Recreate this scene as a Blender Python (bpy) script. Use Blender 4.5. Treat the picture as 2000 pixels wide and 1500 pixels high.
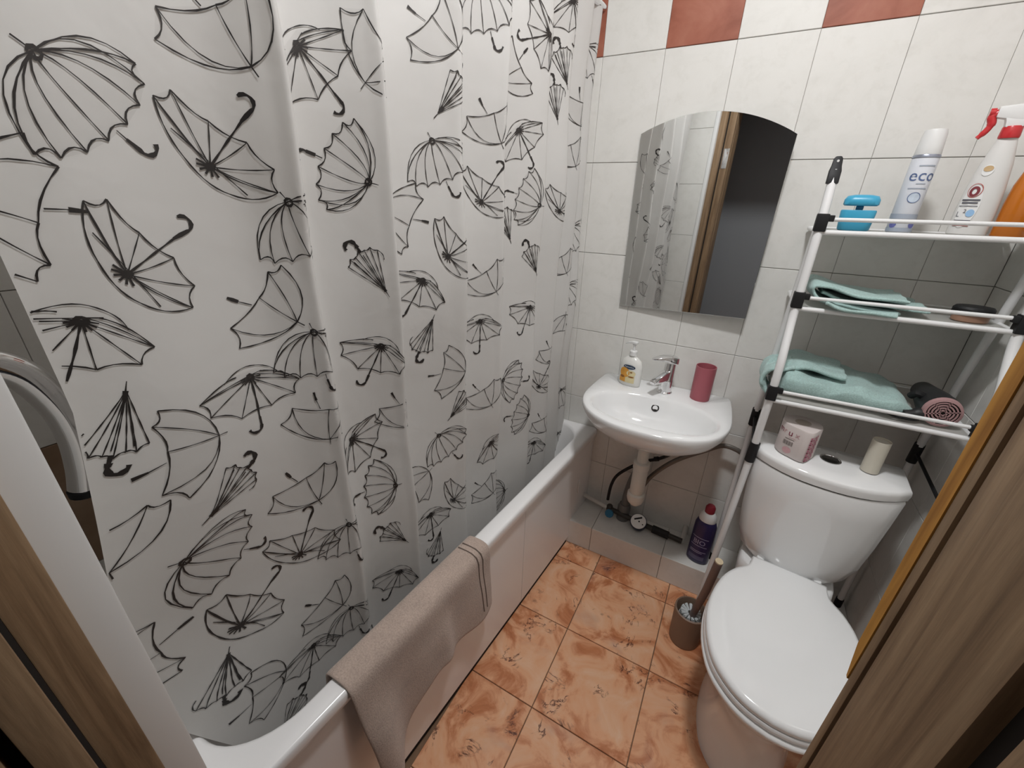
import bpy, bmesh, math, random
from mathutils import Vector, Matrix
random.seed(7)
for o in list(bpy.data.objects): bpy.data.objects.remove(o)
scene = bpy.context.scene
COL = scene.collection
PI = math.pi

# ------------------------------------------------------------------ camera
RX = Vector((0.8735366, 0.4859896, 0.0273481))
RD = Vector((0.2200813, -0.3442206, -0.9127302))
RF = Vector((-0.4341636, 0.8033220, -0.4076465))
CAM = Vector((0.55988, -1.59819, 1.45263))
cam_d = bpy.data.cameras.new('camera'); cam = bpy.data.objects.new('camera', cam_d); COL.objects.link(cam)
cam_d.sensor_fit = 'HORIZONTAL'; cam_d.sensor_width = 36.0; cam_d.lens = 796.806 * 36.0 / 2000.0
cam_d.clip_start = 0.01; cam_d.clip_end = 50
m = Matrix.Identity(4)
for i in range(3):
    m[i][0] = RX[i]; m[i][1] = -RD[i]; m[i][2] = -RF[i]; m[i][3] = CAM[i]
cam.matrix_world = m
scene.camera = cam
# ------------------------------------------------------------------ world, exposure
w = bpy.data.worlds.new('world'); scene.world = w; w.use_nodes = True
w.node_tree.nodes['Background'].inputs[0].default_value = (0.55, 0.58, 0.62, 1)
w.node_tree.nodes['Background'].inputs[1].default_value = 0.05
vs = scene.view_settings
vs.view_transform = 'Standard'; vs.look = 'None'; vs.gamma = 1.0; vs.use_curve_mapping = False
vs.exposure = 0.0
LAMP_POS = (0.53, -0.95, 2.60); LAMP_STRENGTH = 226.0; LAMP_R = 0.09

# ------------------------------------------------------------------ materials
MATS = {}
def mat(name, color, rough=0.5, metal=0.0, spec=0.5, coat=0.0, emit=0.0, trans=0.0, alpha=1.0):
    if name in MATS: return MATS[name]
    mt = bpy.data.materials.new(name); mt.use_nodes = True
    b = mt.node_tree.nodes['Principled BSDF']
    b.inputs['Base Color'].default_value = (*color, 1)
    b.inputs['Roughness'].default_value = rough
    b.inputs['Metallic'].default_value = metal
    b.inputs['Specular IOR Level'].default_value = spec
    b.inputs['Coat Weight'].default_value = coat
    b.inputs['Transmission Weight'].default_value = trans
    b.inputs['Alpha'].default_value = alpha
    if emit:
        b.inputs['Emission Color'].default_value = (*color, 1); b.inputs['Emission Strength'].default_value = emit
    MATS[name] = mt
    return mt
class NT:
    def __init__(s, name, rough=0.5, spec=0.5, coat=0.0):
        s.m = mat(name, (0.5, 0.5, 0.5), rough, 0, spec, coat); s.t = s.m.node_tree
        s.b = s.t.nodes['Principled BSDF']
    def n(s, typ, **kw):
        nd = s.t.nodes.new(typ)
        for k, v in kw.items(): setattr(nd, k, v)
        return nd
    def l(s, a, b): s.t.links.new(a, b)
    def coords(s, scale=(1, 1, 1), rnd=True):
        tc = s.n('ShaderNodeTexCoord'); mp = s.n('ShaderNodeMapping')
        mp.inputs['Scale'].default_value = scale
        s.l(tc.outputs['Object'], mp.inputs['Vector'])
        if rnd:
            oi = s.n('ShaderNodeObjectInfo'); mu = s.n('ShaderNodeMath', operation='MULTIPLY'); mu.inputs[1].default_value = 37.0
            s.l(oi.outputs['Random'], mu.inputs[0])
            cb = s.n('ShaderNodeCombineXYZ'); s.l(mu.outputs[0], cb.inputs[0]); s.l(mu.outputs[0], cb.inputs[2])
            s.l(cb.outputs[0], mp.inputs['Location'])
        return mp.outputs['Vector']
    def noise(s, vec, scale, detail=4, rough=0.55, dist=0.0):
        nz = s.n('ShaderNodeTexNoise'); nz.inputs['Scale'].default_value = scale; nz.inputs['Detail'].default_value = detail
        nz.inputs['Roughness'].default_value = rough; nz.inputs['Distortion'].default_value = dist
        s.l(vec, nz.inputs['Vector']); return nz.outputs['Fac']
    def ramp(s, fac, stops, interp='LINEAR'):
        r = s.n('ShaderNodeValToRGB'); r.color_ramp.interpolation = interp; e = r.color_ramp.elements
        while len(e) < len(stops): e.new(0.5)
        for q, (p, c) in zip(e, stops): q.position = p; q.color = (*c, 1)
        s.l(fac, r.inputs['Fac']); return r.outputs['Color']
    def mix(s, fac, a, b, mode='MIX'):
        x = s.n('ShaderNodeMix', data_type='RGBA', blend_type=mode)
        if isinstance(fac, float): x.inputs[0].default_value = fac
        else: s.l(fac, x.inputs[0])
        s.l(a, x.inputs[6])
        if isinstance(b, tuple): x.inputs[7].default_value = (*b, 1)
        else: s.l(b, x.inputs[7])
        return x.outputs[2]
    def bump(s, fac, strength=0.2, dist=0.002):
        b = s.n('ShaderNodeBump'); b.inputs['Strength'].default_value = strength; b.inputs['Distance'].default_value = dist
        s.l(fac, b.inputs['Height']); s.l(b.outputs['Normal'], s.b.inputs['Normal'])
    def color(s, c): s.l(c, s.b.inputs['Base Color'])

def m_walltile():
    t = NT('cream_marbled_tile', 0.3, 0.35); v = t.coords()
    f = t.noise(v, 9, 6, 0.62, 0.8); g = t.noise(v, 30, 5, 0.6, 0.3)
    a = t.ramp(f, [(0.3, (0.735, 0.725, 0.69)), (0.5, (0.775, 0.765, 0.73)), (0.75, (0.80, 0.79, 0.76))])
    b = t.ramp(g, [(0.30, (0.90, 0.895, 0.88)), (0.48, (1, 1, 1))])
    t.color(t.mix(0.45, a, b, 'MULTIPLY')); return t.m
def m_redtile():
    t = NT('terracotta_tile', 0.3, 0.4); v = t.coords()
    f = t.noise(v, 8, 6, 0.6, 0.6)
    t.color(t.ramp(f, [(0.25, (0.25, 0.075, 0.045)), (0.5, (0.36, 0.125, 0.08)), (0.8, (0.45, 0.19, 0.13))])); return t.m
def m_browntile():
    t = NT('brown_tile', 0.3, 0.4); v = t.coords()
    t.color(t.ramp(t.noise(v, 9, 5), [(0.3, (0.24, 0.15, 0.09)), (0.7, (0.36, 0.25, 0.17))])); return t.m
def m_floortile():
    t = NT('orange_marbled_floor_tile', 0.24, 0.5); v = t.coords()
    f = t.noise(v, 7, 6, 0.6, 1.2)
    base = t.ramp(f, [(0.26, (0.36, 0.115, 0.05)), (0.40, (0.56, 0.22, 0.10)), (0.50, (0.77, 0.40, 0.225)), (0.66, (0.80, 0.49, 0.31)), (0.85, (0.84, 0.61, 0.45))])
    g = t.noise(v, 4.2, 6, 0.66, 2.4)
    vein = t.ramp(g, [(0.478, (0, 0, 0)), (0.497, (1, 1, 1)), (0.503, (1, 1, 1)), (0.522, (0, 0, 0))])
    h = t.noise(v, 11, 3, 0.5, 0.5); hm = t.ramp(h, [(0.55, (0, 0, 0)), (0.64, (1, 1, 1))])
    vm = t.mix(1.0, vein, hm, 'MULTIPLY')
    bw = t.n('ShaderNodeRGBToBW'); t.l(vm, bw.inputs[0])
    c = t.mix(bw.outputs[0], base, (0.10, 0.035, 0.025))
    k = t.noise(v, 5.5, 3, 0.5, 0.4); km = t.n('ShaderNodeRGBToBW'); t.l(t.ramp(k, [(0.60, (0, 0, 0)), (0.78, (0.45, 0.45, 0.45))]), km.inputs[0])
    t.color(t.mix(km.outputs[0], c, (0.30, 0.20, 0.20))); return t.m
def m_grout(name, c):
    t = NT(name, 0.9, 0.2); v = t.coords(rnd=False)
    t.color(t.ramp(t.noise(v, 25, 3), [(0.3, tuple(x * 0.75 for x in c)), (0.7, c)])); return t.m
def m_wood(name, dark, mid, light, axis=2, sc=1.0):
    t = NT(name, 0.55, 0.35)
    s = [30 * sc, 30 * sc, 30 * sc]; s[axis] = 1.6 * sc
    v = t.coords(tuple(s)); f = t.noise(v, 1.6, 7, 0.65, 0.6)
    s2 = [90 * sc] * 3; s2[axis] = 5 * sc
    v2 = t.coords(tuple(s2)); g = t.noise(v2, 2.0, 4, 0.7)
    a = t.ramp(f, [(0.28, dark), (0.5, mid), (0.75, light)])
    b = t.ramp(g, [(0.3, (0.72, 0.72, 0.72)), (0.6, (1, 1, 1))])
    t.color(t.mix(0.8, a, b, 'MULTIPLY')); t.bump(g, 0.15, 0.001); return t.m
def m_terry(name, c, sc=260):
    t = NT(name, 0.95, 0.1); v = t.coords(rnd=False)
    f = t.noise(v, sc, 4, 0.7); g = t.noise(v, 14, 3)
    a = t.ramp(f, [(0.3, tuple(x * 0.72 for x in c)), (0.65, c)])
    b = t.ramp(g, [(0.3, (0.86, 0.86, 0.86)), (0.6, (1, 1, 1))])
    t.color(t.mix(1.0, a, b, 'MULTIPLY')); t.bump(f, 0.7, 0.003)
    t.b.inputs['Sheen Weight'].default_value = 0.25; return t.m
def m_curtain():
    t = NT('white_vinyl_curtain', 0.42, 0.4); v = t.coords(rnd=False)
    f = t.noise(v, 5, 4, 0.55, 0.3); g = t.noise(v, 90, 3)
    t.color(t.ramp(f, [(0.3, (0.68, 0.67, 0.65)), (0.7, (0.72, 0.71, 0.69))]))
    t.bump(f, 0.35, 0.012)
    out = t.t.nodes['Material Output']; tr = t.n('ShaderNodeBsdfTranslucent'); tr.inputs[0].default_value = (0.74, 0.72, 0.69, 1)
    mx = t.n('ShaderNodeMixShader'); mx.inputs[0].default_value = 0.22
    t.l(t.b.outputs[0], mx.inputs[1]); t.l(tr.outputs[0], mx.inputs[2]); t.l(mx.outputs[0], out.inputs[0]); return t.m
def m_ceramic():
    t = NT('white_ceramic', 0.08, 0.55, 0.3); v = t.coords(rnd=False)
    t.color(t.ramp(t.noise(v, 3, 2), [(0.3, (0.84, 0.845, 0.845)), (0.7, (0.85, 0.85, 0.845))])); return t.m
def m_foam():
    t = NT('raw_orange_wood', 0.7, 0.2); v = t.coords((40, 40, 4), rnd=False)
    t.color(t.ramp(t.noise(v, 1.2, 5), [(0.3, (0.30, 0.13, 0.03)), (0.55, (0.55, 0.27, 0.06)), (0.8, (0.62, 0.33, 0.09))])); return t.m
def m_tint():
    mt = bpy.data.materials.new('faint_grey_print'); mt.use_nodes = True; MATS['faint_grey_print'] = mt
    t = mt.node_tree; b = t.nodes['Principled BSDF']; b.inputs['Base Color'].default_value = (0.28, 0.25, 0.23, 1); b.inputs['Roughness'].default_value = 0.5
    b.inputs['Alpha'].default_value = 0.07; return mt

WALLT, REDT, BROWNT, FLOORT = m_walltile(), m_redtile(), m_browntile(), m_floortile()
GROUT = m_grout('pale_grey_grout', (0.40, 0.375, 0.34)); FGROUT = m_grout('brown_grout', (0.26, 0.16, 0.10))
WOOD = m_wood('oak_laminate', (0.145, 0.087, 0.048), (0.27, 0.175, 0.10), (0.40, 0.275, 0.165))
FOAM = m_foam(); CURT = m_curtain(); CERA = m_ceramic(); TINT = m_tint()
MINT = m_terry('mint_terry', (0.46, 0.64, 0.61)); TAUPE = m_terry('taupe_terry', (0.58, 0.455, 0.385))
MINTD = m_terry('dark_mint_terry', (0.10, 0.17, 0.17))
CHROME = mat('chrome', (0.82, 0.82, 0.83), 0.08, 1.0)
MIRROR = mat('mirror_silver', (0.80, 0.82, 0.82), 0.015, 1.0)
WMETAL = mat('white_painted_tube', (0.78, 0.78, 0.78), 0.25, 0, 0.5)
BLACK = mat('black_plastic', (0.012, 0.012, 0.013), 0.55, spec=0.3)
INK = mat('black_ink', (0.018, 0.015, 0.014), 0.45)
WPLAS = mat('white_plastic', (0.76, 0.76, 0.75), 0.3)
CREAMP = mat('cream_plastic', (0.80, 0.77, 0.71), 0.45)
PANEL = mat('white_acrylic', (0.86, 0.85, 0.845), 0.18)
PLAST = mat('plaster_white', (0.86, 0.85, 0.83), 0.9)
DARK = mat('dark_gap', (0.015, 0.012, 0.010), 0.9)

# ------------------------------------------------------------------ mesh builder
class MB:
    def __init__(s): s.v = []; s.f = []
    def add(s, vs, fs):
        b = len(s.v); s.v += [tuple(p) for p in vs]; s.f += [tuple(i + b for i in f) for f in fs]; return s
    def box(s, x0, x1, y0, y1, z0, z1, M=None):
        P = [Vector((x, y, z)) for z in (z0, z1) for y in (y0, y1) for x in (x0, x1)]
        if M: P = [M @ p for p in P]
        return s.add(P, [(0, 2, 3, 1), (4, 5, 7, 6), (0, 1, 5, 4), (2, 6, 7, 3), (0, 4, 6, 2), (1, 3, 7, 5)])
    def rings(s, rings, cap0=True, cap1=True, closed=True):
        n = len(rings[0]); vs = [p for r in rings for p in r]; fs = []
        for i in range(len(rings) - 1):
            for j in range(n if closed else n - 1):
                k = (j + 1) % n
                fs.append((i * n + j, i * n + k, (i + 1) * n + k, (i + 1) * n + j))
        if cap0: fs.append(tuple(reversed(range(n))))
        if cap1: fs.append(tuple((len(rings) - 1) * n + j for j in range(n)))
        return s.add(vs, fs)
    def tube(s, pts, r, seg=12, caps=True):
        pts = [Vector(p) for p in pts]; rs = r if isinstance(r, (list, tuple)) else [r] * len(pts)
        up = None; R = []
        for i, p in enumerate(pts):
            d = (pts[min(i + 1, len(pts) - 1)] - pts[max(i - 1, 0)]).normalized()
            if up is None:
                up = Vector((0, 0, 1)) if abs(d.z) < 0.9 else Vector((1, 0, 0))
            a = d.cross(up).normalized(); up = a.cross(d).normalized()
            R.append([p + (a * math.cos(t) + up * math.sin(t)) * rs[i] for t in [2 * PI * k / seg for k in range(seg)]])
        return s.rings(R, caps, caps)
    def lathe(s, prof, c=(0, 0, 0), seg=24, sx=1.0, sy=1.0, cap0=True, cap1=True, M=None):
        R = []
        for r, z in prof:
            ring = [Vector((r * sx * math.cos(2 * PI * k / seg), r * sy * math.sin(2 * PI * k / seg), z)) for k in range(seg)]
            R.append([((M @ p) if M else p) + Vector(c) for p in ring])
        return s.rings(R, cap0, cap1)
    def build(s, name, material, parent=None, smooth=True, angle=0.6, bevel=0.0, seg=2, subsurf=0, solid=0.0):
        me = bpy.data.meshes.new(name); me.from_pydata(s.v, [], s.f); me.update()
        bm = bmesh.new(); bm.from_mesh(me); bmesh.ops.recalc_face_normals(bm, faces=bm.faces)
        if bevel: bmesh.ops.bevel(bm, geom=[e for e in bm.edges if e.is_manifold and e.calc_face_angle(0) > 0.5], offset=bevel, segments=seg, affect='EDGES', profile=0.6)
        bm.to_mesh(me); bm.free()
        return obj(name, me, material, parent, smooth, angle, subsurf, solid)
def obj(name, me, material, parent=None, smooth=True, angle=0.6, subsurf=0, solid=0.0):
    if not me.materials: me.materials.append(material)
    if smooth:
        me.polygons.foreach_set('use_smooth', [True] * len(me.polygons))
        try: me.set_sharp_from_angle(angle=angle)
        except Exception: pass
    o = bpy.data.objects.new(name, me); COL.objects.link(o)
    if parent: o.parent = parent
    if solid:
        md = o.modifiers.new('solid', 'SOLIDIFY'); md.thickness = solid; md.offset = 0
    if subsurf:
        md = o.modifiers.new('sub', 'SUBSURF'); md.levels = subsurf; md.render_levels = subsurf
    return o
def thing(name, label, cat, loc=(0, 0, 0), rz=0.0, group=None):
    o = bpy.data.objects.new(name, None); COL.objects.link(o); o.location = loc; o.rotation_euler = (0, 0, rz)
    o.empty_display_size = 0.05
    return tag(o, label, cat, group)
def tag(o, label, cat, group=None):
    o['label'] = label; o['category'] = cat
    if group: o['group'] = group
    return o
def struct(o, label=None):
    o['kind'] = 'structure'
    if label: o['label'] = label
    return o
def bez(a, b, c, n=8):
    a, b, c = Vector(a), Vector(b), Vector(c)
    return [(1 - t) ** 2 * a + 2 * t * (1 - t) * b + t * t * c for t in [i / n for i in range(n + 1)]]
def smoothpath(P, n=6):
    P = [Vector(p) for p in P]; out = []
    for i in range(len(P) - 1):
        p0, p1, p2, p3 = P[max(i - 1, 0)], P[i], P[i + 1], P[min(i + 2, len(P) - 1)]
        for k in range(n):
            t = k / n
            out.append(0.5 * ((2 * p1) + (p2 - p0) * t + (2 * p0 - 5 * p1 + 4 * p2 - p3) * t * t + (3 * p1 - p0 - 3 * p2 + p3) * t ** 3))
    out.append(P[-1]); return out
def rrect(cx, cy, a, b, r, na=8, ns=4):
    P = []
    for (sx, sy, a0) in ((1, 1, 0), (-1, 1, 90), (-1, -1, 180), (1, -1, 270)):
        c = (cx + sx * (a - r), cy + sy * (b - r))
        for k in range(na + 1):
            t = math.radians(a0 + 90 * k / na); P.append((c[0] + r * math.cos(t), c[1] + r * math.sin(t)))
    Q = []
    n = len(P)
    for i, p in enumerate(P):
        Q.append(p)
        if i % (na + 1) == na:
            q = P[(i + 1) % n]
            for k in range(1, ns): Q.append((p[0] + (q[0] - p[0]) * k / ns, p[1] + (q[1] - p[1]) * k / ns))
    return Q
TXT = {}
def text_tris(s, size):
    cu = bpy.data.curves.new('t', 'FONT'); cu.body = s; cu.size = size; cu.resolution_u = 3
    o = bpy.data.objects.new('t', cu); COL.objects.link(o)
    dg = bpy.context.evaluated_depsgraph_get(); me = bpy.data.meshes.new_from_object(o.evaluated_get(dg))
    vs = [tuple(v.co) for v in me.vertices]; fs = [tuple(p.vertices) for p in me.polygons]
    bpy.data.objects.remove(o); bpy.data.curves.remove(cu); bpy.data.meshes.remove(me)
    return vs, fs

# ------------------------------------------------------------------ tiles
TCACHE = {}
def tile_mesh(wd, ht, th, mt):
    key = (round(wd, 4), round(ht, 4), round(th, 4), mt.name)
    if key in TCACHE: return TCACHE[key]
    c = 0.0010; a, b = wd / 2, ht / 2
    def L(x, y, z): return [(-x, -y, z), (x, -y, z), (x, y, z), (-x, y, z)]
    mb = MB().rings([L(a, b, 0), L(a, b, th - c), L(a - c, b - c, th)], False, True)
    me = bpy.data.meshes.new('tile'); me.from_pydata(mb.v, [], mb.f); me.update(); me.materials.append(mt)
    TCACHE[key] = me; return me
def place_tile(u0, u1, v0, v1, frame, parent, mt, gap=0.0018, th=0.006, name='tile', ugap=None):
    O, U, V, N = frame
    me = tile_mesh(u1 - u0 - (gap if ugap is None else ugap), v1 - v0 - gap, th, mt)
    o = bpy.data.objects.new(name, me); COL.objects.link(o); o.parent = parent
    c = O + U * (u0 + u1) / 2 + V * (v0 + v1) / 2
    M = Matrix.Identity(4)
    for i in range(3): M[i][0] = U[i]; M[i][1] = V[i]; M[i][2] = N[i]; M[i][3] = c[i]
    o.matrix_local = M; return o
def cuts(lo, hi, start, step):
    k = math.floor((lo - start) / step) + 1; P = [lo]
    while start + k * step < hi - 1e-6:
        if start + k * step > lo + 0.004: P.append(start + k * step)
        k += 1
    P.append(hi); return P
X, Y, Z = Vector((1, 0, 0)), Vector((0, 1, 0)), Vector((0, 0, 1))
TH, Z0 = 0.3085, 1.897
ZC = 2.62; XL, XR, YN = -0.60, 1.158, -1.527
TT = 0.006
def tiled(parent, lo, hi, ustart, frame, pick, vlo=0.0, vhi=ZC):
    U = cuts(lo, hi, ustart, 0.2); V = cuts(vlo, vhi, Z0, TH)
    for i in range(len(U) - 1):
        for j in range(len(V) - 1):
            if U[i + 1] - U[i] > 0.006 and V[j + 1] - V[j] > 0.006:
                place_tile(U[i], U[i + 1], V[j], V[j + 1], frame, parent, pick(U[i], U[i + 1], V[j], V[j + 1]), ugap=0.0008)
def pick_back(u0, u1, v0, v1):
    if abs(v0 - Z0) < 0.01: return REDT if (math.floor((u0 + u1) / 2 / 0.2) % 2) else WALLT
    return WALLT
# the setting
wb = struct(MB().box(XL - 0.1, XR + 0.1, TT - 0.001, 0.12, 0, ZC).build('wall_back', GROUT, smooth=False))
tiled(wb, XL, XR, 0.0, (Vector((0, TT, 0)), X, Z, -Y), pick_back)
wl = struct(MB().box(XL - 0.12, XL - TT + 0.001, YN - 0.1, 0.1, 0, ZC).build('wall_left', GROUT, smooth=False))
tiled(wl, YN, 0.0, 0.0, (Vector((XL - TT, 0, 0)), Y, Z, X), lambda a, b, c, d: BROWNT if abs(c - (Z0 - 4 * TH)) < 0.01 else (REDT if abs(c - Z0) < 0.01 and int(a / 0.2) % 2 else WALLT))
wr = struct(MB().box(XR + TT - 0.001, XR + 0.12, -1.33, 0.1, 0, ZC).build('wall_right', GROUT, smooth=False))
tiled(wr, -1.19, 0.0, 0.0, (Vector((XR + TT, 0, 0)), Y, Z, -X), lambda a, b, c, d: REDT if abs(c - Z0) < 0.01 and int(a / 0.2) % 2 else WALLT)
wn = struct(MB().box(XL - 0.1, 0.0, YN - 0.13, YN - TT + 0.001, 0, ZC).build('wall_front', GROUT, smooth=False))
tiled(wn, XL, -0.008, -0.008, (Vector((0, YN - TT, 0)), X, Z, Y), lambda a, b, c, d: WALLT)
fl = struct(MB().box(XL - 0.1, XR + 0.1, -3.2, 0.1, -0.08, -TT + 0.001).build('floor', FGROUT, smooth=False))
U = cuts(0.05, XR, -0.02, 0.3); V = cuts(-1.66, -0.176, 0.0147, 0.3)
for i in range(len(U) - 1):
    for j in range(len(V) - 1):
        place_tile(U[i], U[i + 1], V[j], V[j + 1], (Vector((0, 0, -TT)), X, Y, Z), fl, FLOORT, 0.003)
struct(MB().box(XL - 0.12, XR + 0.12, YN - 0.02, 0.12, ZC, ZC + 0.08).build('ceiling', PLAST, smooth=False))
# tiled pipe ledge along the back wall
lg = struct(MB().box(0.02, XR, -0.183 + TT, 0.0, 0.0, 0.13 - TT).build('trim_1', GROUT, smooth=False), 'low tiled pipe ledge along the foot of the back wall')
LX = [0.04, 0.222, 0.524, 0.826, XR]
for i in range(4):
    place_tile(LX[i], LX[i + 1], -0.183, 0.0, (Vector((0, 0, 0.13 - TT)), X, Y, Z), lg, WALLT)
    place_tile(LX[i], LX[i + 1], 0.0, 0.13, (Vector((0, -0.183 + TT, 0)), X, Z, -Y), lg, WALLT)
# hall beyond the doorway
HALL = mat('grey_hall_paint', (0.30, 0.305, 0.32), 0.8)
struct(MB().box(-1.2, 2.0, -2.35, -2.25, 0, ZC).build('wall_hall_far', HALL, smooth=False))
struct(MB().box(-1.2, -1.1, -2.85, YN - 0.13, 0, ZC).build('wall_hall_left', HALL, smooth=False))
struct(MB().box(1.9, 2.0, -2.85, -1.2, 0, ZC).build('wall_hall_right', HALL, smooth=False))
struct(MB().box(-1.2, 2.0, -2.95, YN - 0.02, ZC, ZC + 0.08).build('ceiling_hall', HALL, smooth=False))
# wall pieces around the doorway
struct(MB().box(0.80, XR + 0.12, -1.34, -1.19, 0, ZC).build('wall_doorway_right', PLAST, smooth=False))
struct(MB().box(0.0, 0.85, YN - 0.13, YN, 2.08, ZC).build('wall_doorway_top', PLAST, smooth=False))
# left door frame
dl = bpy.data.objects.new('door_1', None); COL.objects.link(dl); dl.location = (0.03, -1.6, 0)
struct(dl, 'brown laminate door frame with white edge trim, left of the doorway')
def dpart(name, x0, x1, y0, y1, z0, z1, mt, par, bevel=0.0015):
    o = MB().box(x0 - par.location.x, x1 - par.location.x, y0 - par.location.y, y1 - par.location.y, z0, z1).build(name, mt, par, bevel=bevel); return o
dpart('edge_trim', -0.008, 0.013, -1.563, -1.5255, 0.0, 2.08, WPLAS, dl, 0.003)
dpart('frame_board', 0.0, 0.047, -1.600, -1.563, 0.0, 2.05, WOOD, dl)
dpart('seal', 0.0, 0.053, -1.611, -1.600, 0.0, 2.05, DARK, dl, 0)
dpart('jamb_board', 0.053, 0.092, -1.632, -1.604, 0.0, 2.05, WOOD, dl)
dpart('seal', 0.0, 0.060, -1.643, -1.632, 0.0, 2.05, DARK, dl, 0)
dpart('casing', -0.06, 0.092, -1.74, -1.643, 0.0, 2.08, WOOD, dl)
hg = dpart('hinge', 0.048, 0.0905, -1.6045, -1.6025, 1.68, 1.79, CHROME, dl, 0.0005)
# right door frame
dr = bpy.data.objects.new('door_2', None); COL.objects.link(dr); dr.location = (0.78, -1.26, 0)
struct(dr, 'brown laminate door frame with raw orange wood edge, right of the doorway')
mbf = MB()
zz = [1.01, 1.05, 1.15, 1.3, 1.5, 2.05]; ww = [0.004, 0.012, 0.019, 0.021, 0.021, 0.021]
Rg = [[Vector((x - 0.78, y + 1.26, z)) for x, y in ((0.747, -1.1935), (0.80, -1.1935), (0.80, -1.1935 + a), (0.747 + 0.0008 * math.sin(z * 40), -1.1935 + a))] for z, a in zip(zz, ww)]
mbf.rings(Rg).build('raw_edge', FOAM, dr)
dpart('frame_board', 0.748, 0.80, -1.207, -1.1935, 0.0, 2.04, WOOD, dr)
dpart('seal', 0.756, 0.80, -1.2135, -1.207, 0.0, 2.04, DARK, dr, 0)
dpart('jamb_board', 0.748, 0.80, -1.325, -1.2135, 0.0, 2.04, WOOD, dr)
dpart('seal', 0.760, 0.80, -1.352, -1.325, 0.0, 2.04, DARK, dr, 0)
dpart('casing', 0.748, 0.87, -1.41, -1.352, 0.0, 2.08, WOOD, dr)

# ------------------------------------------------------------------ bathtub
tub = thing('bathtub', 'white acrylic bathtub with plain front panel along the left wall', 'bathtub', (0, 0, 0))
def shear(x, y): return x + 0.079 * y * (x + 0.60) / 0.749
tcx, tcy, ta, tb = -0.2255, -0.764, 0.3735, 0.762
def tloop(a, b, r, z, dx=0.0, dy=0.0): return [Vector((shear(x, y), y, z)) for x, y in rrect(tcx + dx, tcy + dy, a, b, r, 10, 10)]
loops = [tloop(ta - 0.012, tb - 0.001, 0.02, 0.495), tloop(ta - 0.002, tb, 0.02, 0.50), tloop(ta, tb, 0.02, 0.512), tloop(ta, tb, 0.02, 0.526), tloop(ta - 0.003, tb - 0.003, 0.02, 0.533), tloop(ta - 0.009, tb - 0.006, 0.02, 0.535),
         tloop(ta - 0.050, tb - 0.024, 0.13, 0.535), tloop(ta - 0.056, tb - 0.028, 0.13, 0.532), tloop(ta - 0.060, tb - 0.032, 0.13, 0.522), tloop(ta - 0.068, tb - 0.046, 0.13, 0.45), tloop(ta - 0.085, tb - 0.085, 0.14, 0.30), tloop(ta - 0.11, tb - 0.13, 0.15, 0.19), tloop(ta - 0.17, tb - 0.22, 0.15, 0.155)]
MB().rings(loops, False, True).build('basin', PANEL, tub, angle=0.9)
def apron(y0, y1):
    mb = MB(); rows = [(0.022, 0.004), (0.03, 0.0), (0.49, 0.0), (0.505, 0.0)]
    x = lambda y: shear(0.148, y) - 0.016
    mb.rings([[Vector((x(y0) - d, y0, z)), Vector((x(y1) - d, y1, z)), Vector((x(y1) - 0.012, y1, z)), Vector((x(y0) - 0.012, y0, z))] for z, d in rows])
    return mb.build('apron_panel', PANEL, tub, smooth=False)
p1 = apron(-0.002, -0.591); apron(-0.5935, -1.525)
MB().tube([(shear(0.148, -0.127) - 0.016 + 0.004 * math.sin(t), -0.127 + 0.006 - 0.02 * math.sin(t), 0.285 + 0.035 * math.cos(t)) for t in [PI * k / 12 for k in range(13)]], 0.0025, 8).build('finger_pull', WPLAS, p1)
MB().box(-0.58, -0.02, -1.50, -0.03, 0.0, 0.15).build('base_frame', DARK, tub, smooth=False)
MB().rings([[Vector((shear(0.148, y) - 0.022, y, z)) for (y, z) in ((-0.19, 0.0), (-0.19, 0.0195))] + [Vector((shear(0.148, y) - 0.022, y, z)) for (y, z) in ((-1.52, 0.0195), (-1.52, 0.0))],
            [Vector((shear(0.148, y) - 0.10, y, z)) for (y, z) in ((-0.19, 0.0), (-0.19, 0.0195))] + [Vector((shear(0.148, y) - 0.10, y, z)) for (y, z) in ((-1.52, 0.0195), (-1.52, 0.0))]]).build('apron_gap_shade', DARK, tub, smooth=False)  # dark strip painted in for the shaded gap below the apron

# ------------------------------------------------------------------ shower curtain
PROF = [(-1.4675, -0.0049), (-1.3931, 0.0), (-1.2992, -0.0097), (-1.2189, -0.0048), (-1.1682, 0.0238), (-1.1458, 0.0425), (-1.1292, 0.0141), (-1.1125, -0.0236), (-1.085, -0.0398), (-1.0308, -0.0163), (-0.9878, 0.0184), (-0.9665, 0.0392), (-0.9517, 0.0093), (-0.9348, -0.0275), (-0.9139, -0.0457), (-0.8517, -0.0204), (-0.7905, 0.0157), (-0.7554, 0.0403), (-0.7404, 0.0089), (-0.7255, -0.0289), (-0.7007, -0.0467), (-0.6518, -0.0221), (-0.6037, 0.0153), (-0.5797, 0.0328), (-0.5655, 0.0), (-0.5514, -0.0283), (-0.5184, -0.0325), (-0.4628, 0.0), (-0.3991, 0.0298), (-0.3766, 0.0297), (-0.3632, -0.0063), (-0.3409, -0.0295), (-0.2925, -0.0104), (-0.2491, 0.0208), (-0.2276, 0.0228), (-0.2147, -0.0103), (-0.1807, -0.0247), (-0.1388, 0.0082), (-0.1138, 0.0163), (-0.0973, -0.0101), (-0.0646, -0.0122), (-0.0402, 0.0061), (-0.022, 0.0)]
DENSE = smoothpath([(a, b, 0) for a, b in PROF], 8)
SARC = [0.0]
for i in range(1, len(DENSE)): SARC.append(SARC[-1] + (DENSE[i] - DENSE[i - 1]).length)
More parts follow.
